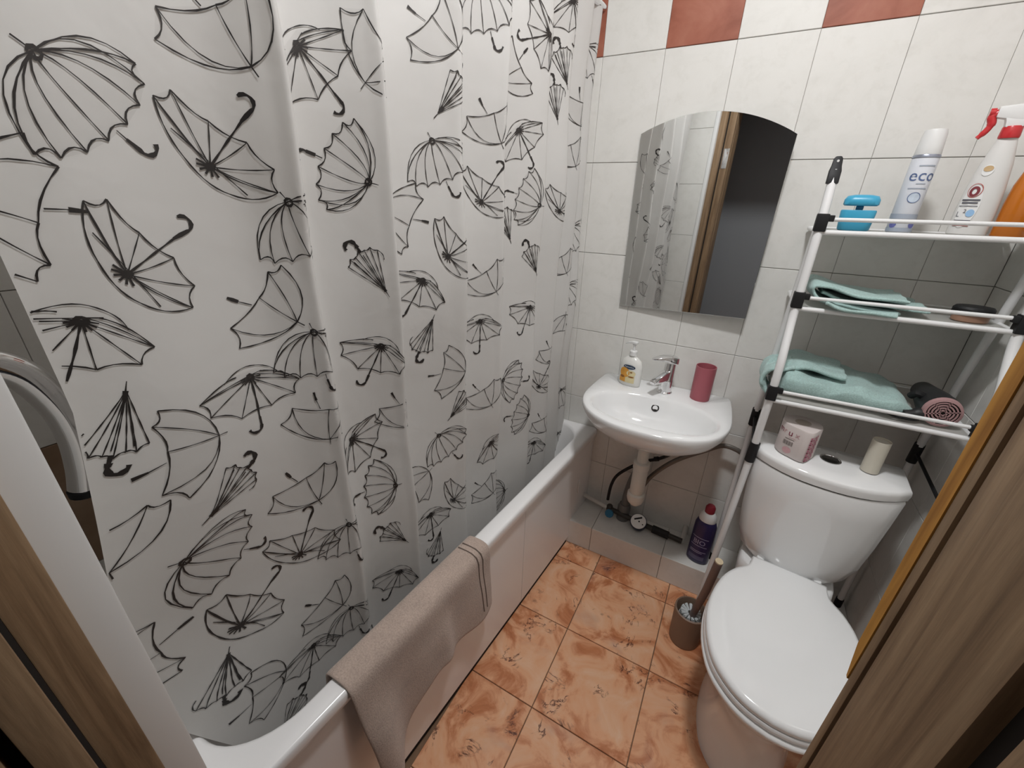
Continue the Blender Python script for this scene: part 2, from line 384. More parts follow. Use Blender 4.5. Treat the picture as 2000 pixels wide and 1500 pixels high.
def at_s(s):
    s = min(max(s, 0.0), SARC[-1] - 1e-6); lo, hi = 0, len(SARC) - 1
    while hi - lo > 1:
        md = (lo + hi) // 2
        if SARC[md] <= s: lo = md
        else: hi = md
    t = (s - SARC[lo]) / max(SARC[hi] - SARC[lo], 1e-9)
    return DENSE[lo].lerp(DENSE[hi], t)
def s_of_y(y):
    for i in range(1, len(DENSE)):
        if DENSE[i].x >= y: return SARC[i]
    return SARC[-1]
CZ0, CZ1 = 0.30, 2.015
def csurf(s, z):
    p = at_s(s); a = 0.60 + 0.40 * min(1.0, max(0.0, (z - 0.5) / 1.0)); y = p.x
    wv = 0.004 * math.sin(7 * z + 9 * y) + 0.003 * math.sin(13 * z - 5 * y)
    x = -0.013 + 0.079 * y + p.y * a + wv
    q = min(1.0, max(0.0, (0.90 - z) / 0.36)); q = q * q * (3 - 2 * q)
    xb = min(x, 0.092 + 0.079 * y - 0.050 + p.y * 0.5 - max(0.0, 0.53 - z) * 0.12)
    e = max(0.0, -1.36 - y) / 0.10
    y -= e * 0.050 * min(1.0, max(0.0, (1.20 - z) / 0.34))
    if z < 0.60: y += e * min(1.0, (0.60 - z) * 4) * 0.085
    return Vector((x + (xb - x) * q, y, z))
def cnorm(s, z):
    e = 0.003; a = csurf(s + e, z) - csurf(s - e, z); b = csurf(s, z + e) - csurf(s, z - e)
    n = a.cross(b).normalized(); return n if n.x > 0 or abs(n.x) < 1e-6 else -n
cur = thing('shower_curtain', 'white shower curtain printed with black line-drawn umbrellas', 'curtain', (0, 0, 0))
NS, NZ = len(DENSE), 44
gv = [csurf(SARC[i], CZ0 + (CZ1 - CZ0) * j / NZ) for j in range(NZ + 1) for i in range(NS)]
gf = [(j * NS + i, j * NS + i + 1, (j + 1) * NS + i + 1, (j + 1) * NS + i) for j in range(NZ) for i in range(NS - 1)]
MB().add(gv, gf).build('cloth', CURT, cur, angle=3.2)
rod = MB().tube([(-0.013, 0.0, 2.025), (-0.013 + 0.079 * YN, YN, 2.025)], 0.0115, 14)
rod = tag(rod.build('curtain_rod', CHROME), 'straight chrome rod carrying the umbrella shower curtain', 'rod')
# motifs: strokes (points, width) in units of half a canopy width; fills as (centre, outline)
def arc(cx, cy, r, a0, a1, n=10): return [(cx + r * math.cos(math.radians(a0 + (a1 - a0) * k / n)), cy + r * math.sin(math.radians(a0 + (a1 - a0) * k / n))) for k in range(n + 1)]
def q2(a, b, c, n=7): return [((1 - t) ** 2 * a[0] + 2 * t * (1 - t) * b[0] + t * t * c[0], (1 - t) ** 2 * a[1] + 2 * t * (1 - t) * b[1] + t * t * c[1]) for t in [i / n for i in range(n + 1)]]
def scallop(tips, c, k=0.16):
    out = []
    for a, b in zip(tips[:-1], tips[1:]):
        mx, my = (a[0] + b[0]) / 2, (a[1] + b[1]) / 2
        out.append(q2(a, (mx + (c[0] - mx) * k, my + (c[1] - my) * k), b, 5))
    return out
T, TT2, HK = 0.021, 0.026, 0.066
def motif_A():
    ap = (0, 0.52); tips = [(-1, -0.30), (-0.80, -0.46), (-0.48, -0.55), (-0.12, -0.57), (0.28, -0.53), (0.64, -0.42), (0.92, -0.25), (1.02, -0.02)]
    S = []
    for i, t in enumerate(tips):
        S.append((q2(ap, (t[0] * 0.78, 0.42 - 0.1 * abs(t[0])), t), TT2 if i in (0, 7) else T))
    S.append((q2(ap, (0.85, 0.62), tips[-1]), T)); S.append((q2(ap, (0.75, 0.66), tips[-2]), T)); S.append((q2(ap, (-0.72, 0.6), tips[0]), T))
    S += [(a, TT2) for a in scallop(tips, ap)]
    S.append(([(0, 0.52), (-0.06, 0.72)], T)); S.append((arc(0, 0.5, 0.07, 0, 360, 8), 0.05))
    S.append(([(0.08, -0.52), (0.10, -0.66)], T)); S.append(([(0.10, -0.66), (0.14, -0.85)] + arc(0.27, -0.86, 0.13, 180, 345, 7), HK))
    return S, (0, -0.1), q2(ap, (-0.78, 0.35), tips[0]) + tips[1:] + list(reversed(q2(ap, (0.82, 0.4), tips[-1])))
def motif_B():
    hub = (0.06, 0.24); tips = [(-0.98, 0.02), (-0.86, -0.30), (-0.32, -0.56), (0.32, -0.50), (0.86, -0.36), (1.0, -0.04)]
    S = [(([hub, t]), T) for t in tips]
    S += [(a, TT2) for a in scallop(tips, hub, 0.14)]
    S.append((q2(tips[0], (-0.4, 0.34), (-0.2, 0.33)), TT2)); S.append((q2((-0.45, 0.26), (-0.1, 0.56), (0.2, 0.48)), T)); S.append((q2((0.2, 0.48), (0.5, 0.42), (0.62, 0.2)), T))
    S.append((q2(tips[-1], (0.6, 0.3), (0.25, 0.33)), TT2)); S.append((q2(tips[0], (-0.3, 0.22), (0.3, 0.34)), T)); S.append((q2(tips[-1], (0.55, 0.22), (0.1, 0.3)), T))
    for k in range(9):
        a = math.radians(180 + 22.5 * k); S.append(([hub, (hub[0] + 0.2 * math.cos(a), hub[1] + 0.17 * math.sin(a))], 0.034))
    S.append((arc(hub[0], hub[1], 0.06, 0, 360, 8), 0.08))
    S.append(([hub, (0.05, -0.3), (0.02, -0.72)], 0.042)); S.append(([(0.03, -0.66), (0.02, -0.84)] + arc(-0.11, -0.86, 0.13, 0, -170, 7), HK))
    return S, (0.03, -0.1), tips + [(0.6, 0.25), (0.25, 0.42), (-0.2, 0.36)]
def motif_C():
    hub = (-0.05, -0.28); tips = [(-1.02, 0.25), (-0.86, 0.48), (-0.30, 0.38), (0.28, 0.40), (0.80, 0.22), (1.0, -0.12)]
    S = [(q2(hub, (t[0] * 0.5, (t[1] + hub[1]) / 2 - 0.05), t), T) for t in tips]
    S += [(a, TT2) for a in scallop(tips, hub, 0.14)]
    S.append((q2(tips[0], (-0.8, -0.15), (-0.42, -0.36)), TT2)); S.append((q2((-0.42, -0.36), (0.0, -0.62), (0.35, -0.55)), TT2)); S.append((q2((0.35, -0.55), (0.8, -0.5), tips[-1]), TT2))
    S.append((q2(tips[0], (-0.6, -0.05), hub), T)); S.append((q2(tips[-1], (0.5, -0.32), hub), T)); S.append((q2((-0.7, -0.05), (-0.1, -0.2), (0.6, -0.42)), T))
    for k in range(6):
        a = math.radians(-40 - 28 * k); S.append(([hub, (hub[0] + 0.22 * math.cos(a), hub[1] + 0.15 * math.sin(a))], 0.034))
    S.append((arc(hub[0], hub[1], 0.05, 0, 360, 8), 0.08))
    S.append(([hub, (0.1, 0.7)], 0.038)); S.append(([(0.09, 0.66), (0.16, 0.92)] + arc(0.04, 0.96, 0.13, 0, 165, 7), HK))
    return S, (0, 0), tips + [(0.75, -0.42), (0.35, -0.55), (0, -0.56), (-0.42, -0.36), (-0.75, -0.08)]
def motif_D():
    ap = (0.30, -0.52); tips = [(-0.98, -0.16), (-0.78, 0.26), (0.10, 0.34), (0.62, 0.64), (0.92, 0.60)]
    S = [(a, TT2) for a in scallop(tips, ap, 0.13)]
    S.append((q2(ap, (-0.45, -0.62), tips[1]), T)); S.append((q2(ap, (0.5, -0.1), tips[3]), T)); S.append((q2(ap, (1.0, -0.25), tips[4]), TT2)); S.append((q2(ap, (-0.3, -0.66), tips[0]), TT2)); S.append((q2(ap, (0.15, -0.1), tips[2]), T))
    S.append(([ap, (0.36, -0.68)], T)); S.append(([(-0.12, 0.32), (-0.26, 0.54)], T)); S.append(([(-0.26, 0.54), (-0.36, 0.74)], HK))
    return S, (0.1, 0), tips + [(0.92, 0.1), (0.7, -0.3), ap, (-0.3, -0.5), (-0.7, -0.35)]
def motif_E():
    tip = (0.0, -0.85); hem = [(-0.52, 0.26), (-0.36, 0.42), (-0.20, 0.40), (-0.04, 0.52), (0.12, 0.46), (0.30, 0.46), (0.44, 0.30)]
    S = [([tip, h], T) for h in hem]; S.append(([tip, (0.02, 0.36)], T)); S.append(([tip, (-0.3, 0.3)], T))
    S += [(a, TT2) for a in scallop(hem, (0, -0.3), 0.10)]
    S.append(([tip, (0.0, -1.05)], T)); S.append(([(0, 0.44), (0.0, 0.62)], HK)); S.append(([(0.0, 0.6), (0.0, 0.68)] + arc(-0.15, 0.70, 0.15, 0, 190, 8), 0.095))
    S.append((q2((0.44, 0.3), (0.56, 0.12), (0.46, -0.02)), T)); S.append(([(0, -0.85), (0, -0.6)], 0.07))
    return S, (0, 0.0), [tip] + list(reversed(hem))
MOT = dict(A=motif_A(), B=motif_B(), C=motif_C(), D=motif_D(), E=motif_E())
# (y, z, kind, angle) of every umbrella on the cloth
UMB = [(0.106, 1.547, "A", 34), (0.2682, 1.644, "D", 10), (0.474, 1.648, "B", 41), (0.2411, 1.503, "C", -30), (0.0208, 1.438, "D", -125), (0.1164, 1.366, "C", -50), (0.027, 1.291, "B", -23), (0.2598, 1.274, "D", 33), (0.2037, 1.154, "B", 0), (0.0333, 1.156, "E", 160), (0.0956, 1.09, "D", 70), (0.1414, 1.0, "E", -53), (0.2515, 0.917, "D", 0), (0.0915, 0.883, "A", 48), (0.2266, 0.79, "C", -15), (0.1102, 0.717, "C", -45), (0.0561, 0.61, "E", 165), (0.0873, 0.499, "D", 60), (0.1892, 0.481, "B", -15), (0.1226, 0.368, "E", -50), (0.5176, 1.498, "A", -120), (0.3305, 1.406, "A", 20), (0.5384, 1.328, "E", 27), (0.3222, 1.194, "A", 0), (0.3077, 1.059, "D", -20), (0.5322, 1.146, "B", -25), (0.7629, 1.132, "E", 155), (0.4698, 0.937, "B", 55), (0.5862, 0.992, "D", 0), (0.5031, 0.802, "A", -103), (0.5155, 0.649, "E", 40), (0.3243, 0.755, "A", 0), (0.2453, 0.589, "D", 20), (0.3014, 0.498, "A", 5), (0.5155, 0.486, "B", -25), (0.8294, 1.749, "D", 34), (0.5821, 1.668, "D", -60), (0.8669, 1.657, "E", -44), (0.8232, 1.528, "A", 15), (0.7338, 1.42, "D", -130), (0.8502, 1.343, "C", -45), (0.7525, 1.265, "B", -30), (0.8336, 1.028, "D", 60), (0.871, 0.936, "E", -45), (0.8086, 0.813, "A", 25), (0.7172, 0.716, "D", 100), (0.7421, 0.571, "B", 5), (0.7546, 0.455, "E", 158), (0.8502, 0.618, "C", -40), (1.0976, 1.621, "D", 5), (1.3013, 1.611, "B", 35), (1.0851, 1.468, "C", -25), (1.3346, 1.462, "A", -115), (1.3554, 1.847, "B", -70), (1.0727, 1.838, "A", 10), (1.7046, 1.604, "D", 5), (1.081, 1.25, "D", 15), (1.3595, 1.3, "E", 25), (1.0581, 1.117, "B", 0), (1.3554, 1.122, "B", -20), (1.2888, 0.891, "A", 70), (1.0685, 0.894, "D", 10), (1.3429, 0.745, "A", -110), (1.1121, 0.697, "B", 40), (1.5134, 0.537, "B", -10), (1.5882, 0.929, "D", 0), (1.5529, 0.819, "C", -20), (1.8189, 1.123, "A", 30), (1.7483, 1.013, "D", 160), (1.5674, 0.628, "D", 0), (1.8397, 0.666, "A", 20), (1.8335, 0.448, "A", 20), (1.2348, 0.432, "A", -90), (1.0851, 0.528, "D", 20), (1.266, 1.765, "D", -70), (1.557, 1.826, "E", 20), (1.8231, 1.874, "A", 20), (1.5799, 1.448, "C", -20), (1.7004, 1.25, "D", 10), (1.7358, 1.729, "D", -20), (1.5404, 1.738, "E", 10), (1.8397, 1.343, "A", 40), (1.2577, 1.404, "E", 20), (1.5757, 1.943, "B", 20), (0.4428, 0.301, "C", 30), (0.5758, 0.273, "A", 20), (-0.012, 1.0, "D", -12), (-0.004, 0.775, "D", -100)]
HALF = 0.079
for (s0, uz, kd, ang) in UMB:
    ribs, nfill = MB(), 0
    S, fc, outl = MOT[kd]; ca, sa = math.cos(math.radians(ang)), math.sin(math.radians(ang))
    sc = HALF * {'E': 0.84, 'A': 0.98, 'D': 0.94}.get(kd, 1.0)
    def tf(p): return (s0 + sc * (p[0] * ca - p[1] * sa), uz + sc * (p[0] * sa + p[1] * ca))
    def inside(p): return 0.001 < p[0] < SARC[-1] - 0.001 and CZ0 + 0.003 < p[1] < CZ1 - 0.003
    OO = []
    for i in range(len(outl)):
        a, b = outl[i], outl[(i + 1) % len(outl)]
        for k in range(3): OO.append((a[0] + (b[0] - a[0]) * k / 3, a[1] + (b[1] - a[1]) * k / 3))
    n = len(OO)
    if all(inside(tf(p)) for p in OO):
        V = []
        for r in range(0, 9):
            for p in OO:
                q = tf((fc[0] + (p[0] - fc[0]) * r / 8, fc[1] + (p[1] - fc[1]) * r / 8)); V.append(csurf(*q) + cnorm(*q) * 0.0007)
        ribs.add(V, [(r * n + i, r * n + (i + 1) % n, (r + 1) * n + (i + 1) % n, (r + 1) * n + i) for r in range(8) for i in range(n)])
        nfill = len(ribs.f)
    for pts, wd in S:
        P = []
        for a, b in zip(pts[:-1], pts[1:]):
            n = max(1, int(math.hypot(b[0] - a[0], b[1] - a[1]) / 0.10))
            P += [(a[0] + (b[0] - a[0]) * k / n, a[1] + (b[1] - a[1]) * k / n) for k in range(n)]
        P.append(pts[-1]); Q = [tf(p) for p in P]; run = []
        def flush():
            if len(run) >= 2:
                W = [csurf(*p) + cnorm(*p) * 0.0013 for pair in run for p in pair]
                ribs.add(W, [(2 * i, 2 * i + 1, 2 * i + 3, 2 * i + 2) for i in range(len(run) - 1)])
            run.clear()
        for i, q in enumerate(Q):
            a, b = Q[max(i - 1, 0)], Q[min(i + 1, len(Q) - 1)]
            dx, dy = b[0] - a[0], b[1] - a[1]; L = math.hypot(dx, dy) or 1; hw = wd * HALF * 0.5 * (0.85 + 0.3 * math.sin(i * 1.7 + s0 * 50))
            pair = [(q[0] - g * dy / L * hw, q[1] + g * dx / L * hw) for g in (1, -1)]
            if inside(pair[0]) and inside(pair[1]): run.append(pair)
            else: flush()
        flush()
    if not ribs.f: continue
    me = bpy.data.meshes.new('umbrella_print'); me.from_pydata(ribs.v, [], ribs.f); me.update()
    me.materials.append(INK); me.materials.append(TINT)
    for i in range(nfill): me.polygons[i].material_index = 1
    obj('umbrella_print', me, INK, cur, smooth=False)

# bath spout on the near wall, behind the curtain edge
sp = thing('bath_spout', 'thick curved chrome bath spout behind the curtain edge', 'tap', (-0.25, YN, 1.25))
MB().tube(smoothpath([(0.0, 0.0, 0.0), (0.0, 0.030, -0.004), (0.0, 0.055, -0.03), (0.0, 0.071, -0.08), (0.0, 0.074, -0.13), (0.0, 0.068, -0.18), (0.0, 0.060, -0.215)], 6), 0.0205, 20).build('spout_tube', CHROME, sp)
MB().lathe([(0.019, -0.226), (0.0215, -0.224), (0.0215, -0.214), (0.0195, -0.212)], (0, 0.060, 0), 18).build('aerator_ring', BLACK, sp)
MB().lathe([(0.034, 0.0), (0.034, 0.008), (0.026, 0.012)], (0, 0.0, 0), 18, M=Matrix.Rotation(-PI / 2, 4, 'X')).build('wall_flange', CHROME, sp)

# ------------------------------------------------------------------ bath mat towel over the rim
def tub_towel():
    rows, NY = [], 40
    rimz = 0.541
    for j in range(NY + 1):
        t = j / NY; y = -0.835 - 0.475 * t
        xo = shear(0.148, y); xi = xo - 0.060
        drop_o = 0.30 if t < 0.5 else 0.30 - 0.155 * ((t - 0.5) / 0.5) ** 1.3
        drop_o -= 0.012 * math.sin(t * 9)
        wv = 0.012 + 0.010 * math.sin(t * 7.5 + 0.6) ** 2 + 0.028 * math.exp(-((t - 0.93) / 0.12) ** 2) + 0.010 * math.exp(-((t - 0.45) / 0.05) ** 2)
        R = []
        R += [Vector((xi - 0.030, y, 0.43)), Vector((xi - 0.016, y, 0.47)), Vector((xi - 0.010, y, 0.51)), Vector((xi - 0.006, y, 0.534)), Vector((xi + 0.004, y, rimz)), Vector((xi + 0.03, y, rimz + 0.001)), Vector((xo - 0.012, y, rimz)), Vector((xo + 0.003, y, rimz - 0.007)), Vector((xo + 0.009, y, rimz - 0.025))]
        zs = 0.505
        for k in range(1, 13):
            q = k / 12; z = zs + (drop_o - zs) * q
            fold = wv * (0.5 + q) * (1 if True else 0) - 0.006
            sl = 0.05 * max(0, t - 0.6) * q
            R.append(Vector((xo + 0.009 + (fold - 0.004) * min(1, q * 2.2) - 0.006 * q, y + sl + 0.012 * q * math.sin(t * 6), z)))
        rows.append(R)
    n = len(rows[0]); V = [p for r in rows for p in r]; F = [(j * n + i, j * n + i + 1, (j + 1) * n + i + 1, (j + 1) * n + i) for j in range(NY) for i in range(n - 1)]
    tw = thing('bath_towel', 'taupe bath towel hanging over the bathtub rim', 'towel', (0.09, -1.07, 0.54))
    off = tw.location
    b = MB().add([p - off for p in V], F).build('cloth', TAUPE, tw, angle=3.2, solid=0.007, subsurf=1)
    for jj in (3.4, 5.0):
        R = []
        for i in range(4, n - 2):
            p = rows[int(jj)][i].lerp(rows[int(jj) + 1][i], jj - int(jj))
            a = (rows[int(jj)][min(i + 1, n - 1)] - rows[int(jj)][i - 1]).normalized(); nn = Vector((a.z * -1, 0, a.x)) if True else None
            nn = Vector((-a.z, 0, a.x)).normalized()
            R.append(p - off + nn * 0.0042)
        MB().tube(R, 0.0016, 6).build('woven_stripe', mat('dark_taupe_thread', (0.17, 0.13, 0.11), 0.9), tw)
tub_towel()

# ------------------------------------------------------------------ mirror
mr = thing('wall_mirror', 'frameless arched mirror above the washbasin', 'mirror', (0.163, -0.005, 1.10), math.radians(-4.17))
def mirror_outline(ins=0.0):
    P = [(0.005 + ins, -0.003 + ins), (0.440 - ins, 0.015 + ins), (0.4475 - ins, 0.549)]
    for k in range(1, 24):
        t = k / 24; x = 0.4475 + (-0.001 - 0.4475) * t; ch = 0.549 + (0.571 - 0.549) * t
        P.append((x, ch + (0.060 - ins) * (1 - (2 * t - 1) ** 2)))
    P.append((-0.001 + ins, 0.571)); return P
MB().rings([[Vector((x, 0.0, z)) for x, z in mirror_outline()], [Vector((x, -0.004, z)) for x, z in mirror_outline()], [Vector((x, -0.005, z)) for x, z in mirror_outline(0.001)]], True, True).build('glass', MIRROR, mr, smooth=False)
MB().add([(0.04, 0.001, 0.25), (0.43, 0.001, 0.25), (0.43, 0.029, 0.25), (0.04, 0.001, 0.40), (0.43, 0.001, 0.40), (0.43, 0.029, 0.40)], [(0, 1, 2), (3, 5, 4), (0, 3, 4, 1), (1, 4, 5, 2), (2, 5, 3, 0)]).build('wall_bracket', mat('brushed_steel', (0.5, 0.5, 0.5), 0.35, 1), mr, smooth=False)

# ------------------------------------------------------------------ washbasin
sk = thing('washbasin', 'white ceramic wall-hung washbasin under the mirror', 'sink', (0.388, 0.0, 0.805))
def basin_plan():
    P = []
    for k in range(37):
        t = PI * k / 36; c, s_ = math.cos(t), math.sin(t)
        P.append((0.252 * math.copysign(abs(c) ** 0.82, c), -0.205 - 0.225 * abs(s_) ** 0.9))
    P += [(-0.250, -0.15), (-0.246, -0.09), (-0.240, -0.03), (-0.234, -0.008)]
    P += [(-0.225 + 0.45 * k / 10, -0.002) for k in range(11)]
    P += [(0.234, -0.008), (0.240, -0.03), (0.246, -0.09), (0.250, -0.15)]
    return P
BP = basin_plan()
def bl(sx, sy, z, yc=-0.0): return [Vector((x * sx, yc + (y - yc) * sy, z)) for x, y in BP]
bc = (0.0, -0.258)
def bowl(a, b, z, dy=0.0):
    R = []
    for x, y in BP:
        t = math.atan2((y - bc[1]) / b, (x - bc[0]) / a); R.append(Vector((bc[0] + a * math.copysign(abs(math.cos(t)) ** 0.9, math.cos(t)), bc[1] + dy + b * math.copysign(abs(math.sin(t)) ** 0.9, math.sin(t)), z)))
    return R
rr = [bl(0.12, 0.42, -0.168), bl(0.30, 0.55, -0.160), bl(0.52, 0.68, -0.142), bl(0.74, 0.82, -0.110), bl(0.90, 0.93, -0.070), bl(0.97, 0.98, -0.038), bl(0.995, 0.998, -0.018), bl(1.0, 1.0, -0.008), bl(0.996, 0.997, -0.002), bl(0.985, 0.99, 0.001),
      bowl(0.222, 0.134, 0.001), bowl(0.214, 0.126, -0.002), bowl(0.207, 0.119, -0.010), bowl(0.190, 0.107, -0.045), bowl(0.155, 0.085, -0.085), bowl(0.09, 0.05, -0.108), bowl(0.02, 0.02, -0.113)]
MB().rings(rr, True, True).build('basin', CERA, sk, angle=1.2)
MB().lathe([(0.0085, 0.0), (0.0085, 0.004), (0.013, 0.004), (0.013, 0.0)], (0.0, -0.150, -0.040), 18, False, False) if False else None
Mo = Matrix.Rotation(math.radians(62), 4, 'X')
MB().lathe([(0.0, 0.001), (0.0095, 0.001), (0.0095, 0.004), (0.014, 0.004), (0.015, 0.0)], (-0.002, -0.147, -0.040), 20, cap0=False, cap1=False, M=Mo).build('overflow_ring', CHROME, sk)
MB().lathe([(0.0, 0.0015), (0.0094, 0.0015)], (-0.002, -0.147, -0.040), 16, cap0=False, cap1=False, M=Mo).build('overflow_hole', DARK, sk)
MB().lathe([(0.0, 0.002), (0.02, 0.003), (0.022, 0.0)], (0, bc[1], -0.113), 20, cap0=False, cap1=False).build('drain', CHROME, sk)

tp = thing('basin_tap', 'chrome single-lever mixer tap on the washbasin', 'tap', (0.398, -0.075, 0.806))
MB().lathe([(0.027, 0), (0.027, 0.004), (0.0235, 0.008), (0.0235, 0.05), (0.022, 0.058)], seg=24).build('base', CHROME, tp)
MB().tube([(0, 0, 0.05), (0.002, 0.006, 0.085), (0.003, 0.010, 0.115)], [0.0225, 0.0205, 0.0195], 20).build('body', CHROME, tp)
spd = Vector((-0.45, -0.89, 0)).normalized()
MB().rings([[Vector((0, 0, 0)) + spd * d + Vector((-spd.y, spd.x, 0)) * wx * sgx + Vector((0, 0, zz + hz * sgz)) for sgx, sgz in ((1, 1), (-1, 1), (-1, -1), (1, -1))] for d, zz, wx, hz in ((0.0, 0.072, 0.016, 0.020), (0.03, 0.070, 0.0155, 0.016), (0.06, 0.062, 0.014, 0.011), (0.085, 0.056, 0.012, 0.007))]).build('spout', CHROME, tp, bevel=0.004, seg=3)
ld = Vector((-0.86, -0.5, 0)).normalized(); lp = Vector((-ld.y, ld.x, 0))
MB().rings([[Vector((0.003, 0.010, 0)) + ld * d + lp * wx * sx_ + Vector((0, 0, z + hz * sz_)) for sx_, sz_ in ((1, 1), (-1, 1), (-1, -1), (1, -1))] for d, z, wx, hz in ((-0.022, 0.127, 0.017, 0.012), (0.0, 0.131, 0.021, 0.012), (0.03, 0.134, 0.018, 0.008), (0.062, 0.131, 0.012, 0.004), (0.072, 0.129, 0.008, 0.003))]).build('lever', CHROME, tp, bevel=0.003, seg=3)

sb = thing('soap_dispenser', 'white pump soap bottle with orange and navy label on the washbasin', 'bottle', (0.262, -0.075, 0.806), math.radians(-14))
WGL = mat('white_gloss_plastic', (0.78, 0.775, 0.74), 0.2)
MB().lathe([(0.034, 0), (0.038, 0.004), (0.0395, 0.02), (0.039, 0.07), (0.037, 0.088), (0.031, 0.104), (0.019, 0.114), (0.0135, 0.118), (0.0135, 0.124)], seg=32, sx=1.16, sy=0.62).build('bottle_body', WGL, sb)
MB().lathe([(0.0145, 0.122), (0.0145, 0.138), (0.012, 0.141), (0.005, 0.142), (0.0045, 0.162), (0.007, 0.163), (0.007, 0.168)], seg=18).build('pump_collar', WPLAS, sb)
MB().rings([[Vector((d, wx * a, z + hz * b)) for a, b in ((1, 1), (-1, 1), (-1, -1), (1, -1))] for d, z, wx, hz in ((0.012, 0.172, 0.009, 0.004), (-0.008, 0.1725, 0.009, 0.0045), (-0.026, 0.168, 0.006, 0.003), (-0.036, 0.161, 0.004, 0.002))]).build('pump_spout', WPLAS, sb, bevel=0.002)
def decal_on(par, name, shape, mt, rad, sy=1.0, z0=0.0, a0=-PI / 2, off=0.0006, sx=1.0):
    """wrap a flat shape [(verts 2D), faces] around an (elliptic) cylinder; u is arc length"""
    vs, fs = shape; V = []
    for (u, v_) in vs:
        a = a0 + u / rad; V.append(((rad + off) * sx * math.cos(a), (rad + off / max(sy, 0.3)) * sy * math.sin(a), z0 + v_))
    return MB().add(V, fs).build(name, mt, par, smooth=False)
def quadgrid(u0, u1, v0, v1, n=8): 
    return [(u0 + (u1 - u0) * i / n, v) for v in (v0, v1) for i in range(n + 1)], [(i, i + 1, n + 2 + i, n + 1 + i) for i in range(n)]
def disc(cu, cv, a, b, n=20): 
    return [(cu, cv)] + [(cu + a * math.cos(2 * PI * k / n), cv + b * math.sin(2 * PI * k / n)) for k in range(n)], [(0, 1 + k, 1 + (k + 1) % n) for k in range(n)]
def ringshape(cu, cv, a, b, wd, n=24):
    return [(cu + (a - q) * math.cos(2 * PI * k / n), cv + (b - q) * math.sin(2 * PI * k / n)) for q in (0, wd) for k in range(n)], [(k, (k + 1) % n, n + (k + 1) % n, n + k) for k in range(n)]
def textshape(s, size, cu, cv):
    vs, fs = text_tris(s, size); x0 = min(v[0] for v in vs); x1 = max(v[0] for v in vs)
    return [(v[0] - (x0 + x1) / 2 + cu, v[1] + cv) for v in vs], fs
ORG = mat('orange_print', (0.70, 0.33, 0.05), 0.4); NAVY = mat('navy_print', (0.02, 0.045, 0.09), 0.4); YEL = mat('pale_yellow_print', (0.72, 0.62, 0.36), 0.4); BRN = mat('brown_print', (0.28, 0.11, 0.02), 0.4); LBL = mat('white_print', (0.75, 0.75, 0.75), 0.4)
decal_on(sb, 'label_panel', quadgrid(-0.030, 0.026, 0.016, 0.045), YEL, 0.0395, 0.62, sx=1.16, off=0.0006)
decal_on(sb, 'label_fruit', disc(-0.012, 0.055, 0.019, 0.020), ORG, 0.0395, 0.62, sx=1.16, off=0.0010)
decal_on(sb, 'label_fruit', disc(0.012, 0.055, 0.016, 0.012), YEL, 0.0395, 0.62, sx=1.16, off=0.0009)
decal_on(sb, 'label_stripe', quadgrid(-0.030, -0.006, 0.016, 0.036), ORG, 0.0395, 0.62, sx=1.16, off=0.0012)
decal_on(sb, 'label_blossom', disc(-0.018, 0.037, 0.009, 0.005), BRN, 0.0395, 0.62, sx=1.16, off=0.0014)
decal_on(sb, 'label_blossom', disc(0.013, 0.041, 0.010, 0.003), BRN, 0.0395, 0.62, sx=1.16, off=0.0014)
decal_on(sb, 'label_blossom', disc(0.012, 0.060, 0.004, 0.003), BRN, 0.0395, 0.62, sx=1.16, off=0.0014)
decal_on(sb, 'brand_oval', disc(0.003, 0.080, 0.021, 0.0085), NAVY, 0.0388, 0.62, sx=1.16, off=0.0014)
decal_on(sb, 'brand_text', textshape('Palmolive', 0.0082, 0.003, 0.0775), LBL, 0.0388, 0.62, sx=1.16, off=0.0019)

cp = MB().lathe([(0.0325, 0.0), (0.0335, 0.001), (0.0345, 0.125), (0.0343, 0.128), (0.0318, 0.128), (0.0312, 0.123), (0.030, 0.005), (0.0, 0.004)], seg=32, cap1=False).build('tumbler', mat('dusty_red_plastic', (0.40, 0.105, 0.13), 0.45))
cp.location = (0.521, -0.062, 0.806); tag(cp, 'dusty red plastic tumbler at the right of the washbasin', 'cup')

# waste trap and hoses below the basin
wt = thing('waste_trap', 'white plastic bottle trap below the washbasin', 'pipe', (0.372, -0.12, 0.13))
MB().lathe([(0.022, 0.34), (0.022, 0.512)], seg=20).build('tailpiece', CREAMP, wt)
MB().lathe([(0.026, 0.20), (0.029, 0.205), (0.030, 0.36), (0.027, 0.365)], seg=22).build('trap_bottle', CREAMP, wt)
MB().lathe([(0.0, 0.160), (0.018, 0.161), (0.031, 0.176), (0.036, 0.193), (0.036, 0.217), (0.031, 0.224)], seg=24).build('trap_cup', CREAMP, wt)
MB().lathe([(0.033, 0.345), (0.033, 0.372), (0.024, 0.378)], seg=20).build('slip_nut', CREAMP, wt)
GREYP = mat('grey_sewer_plastic', (0.16, 0.155, 0.15), 0.5)
MB().tube(smoothpath([(0.0, 0.0, 0.30), (0.0, 0.05, 0.30), (-0.025, 0.075, 0.26), (-0.045, 0.075, 0.15), (-0.05, 0.075, 0.0)], 5), 0.018, 14).build('outlet_pipe', GREYP, wt)
MB().lathe([(0.028, 0.0), (0.028, 0.07), (0.022, 0.085)], (-0.05, 0.075, 0.0), 18).build('outlet_socket', GREYP, wt)
HOSE = mat('braided_steel_hose', (0.20, 0.18, 0.16), 0.45, 0.6)
h1 = thing('supply_hose', 'grey braided hose arching right from behind the waste trap to the wall', 'hose', (0.70, -0.05, 0.62))
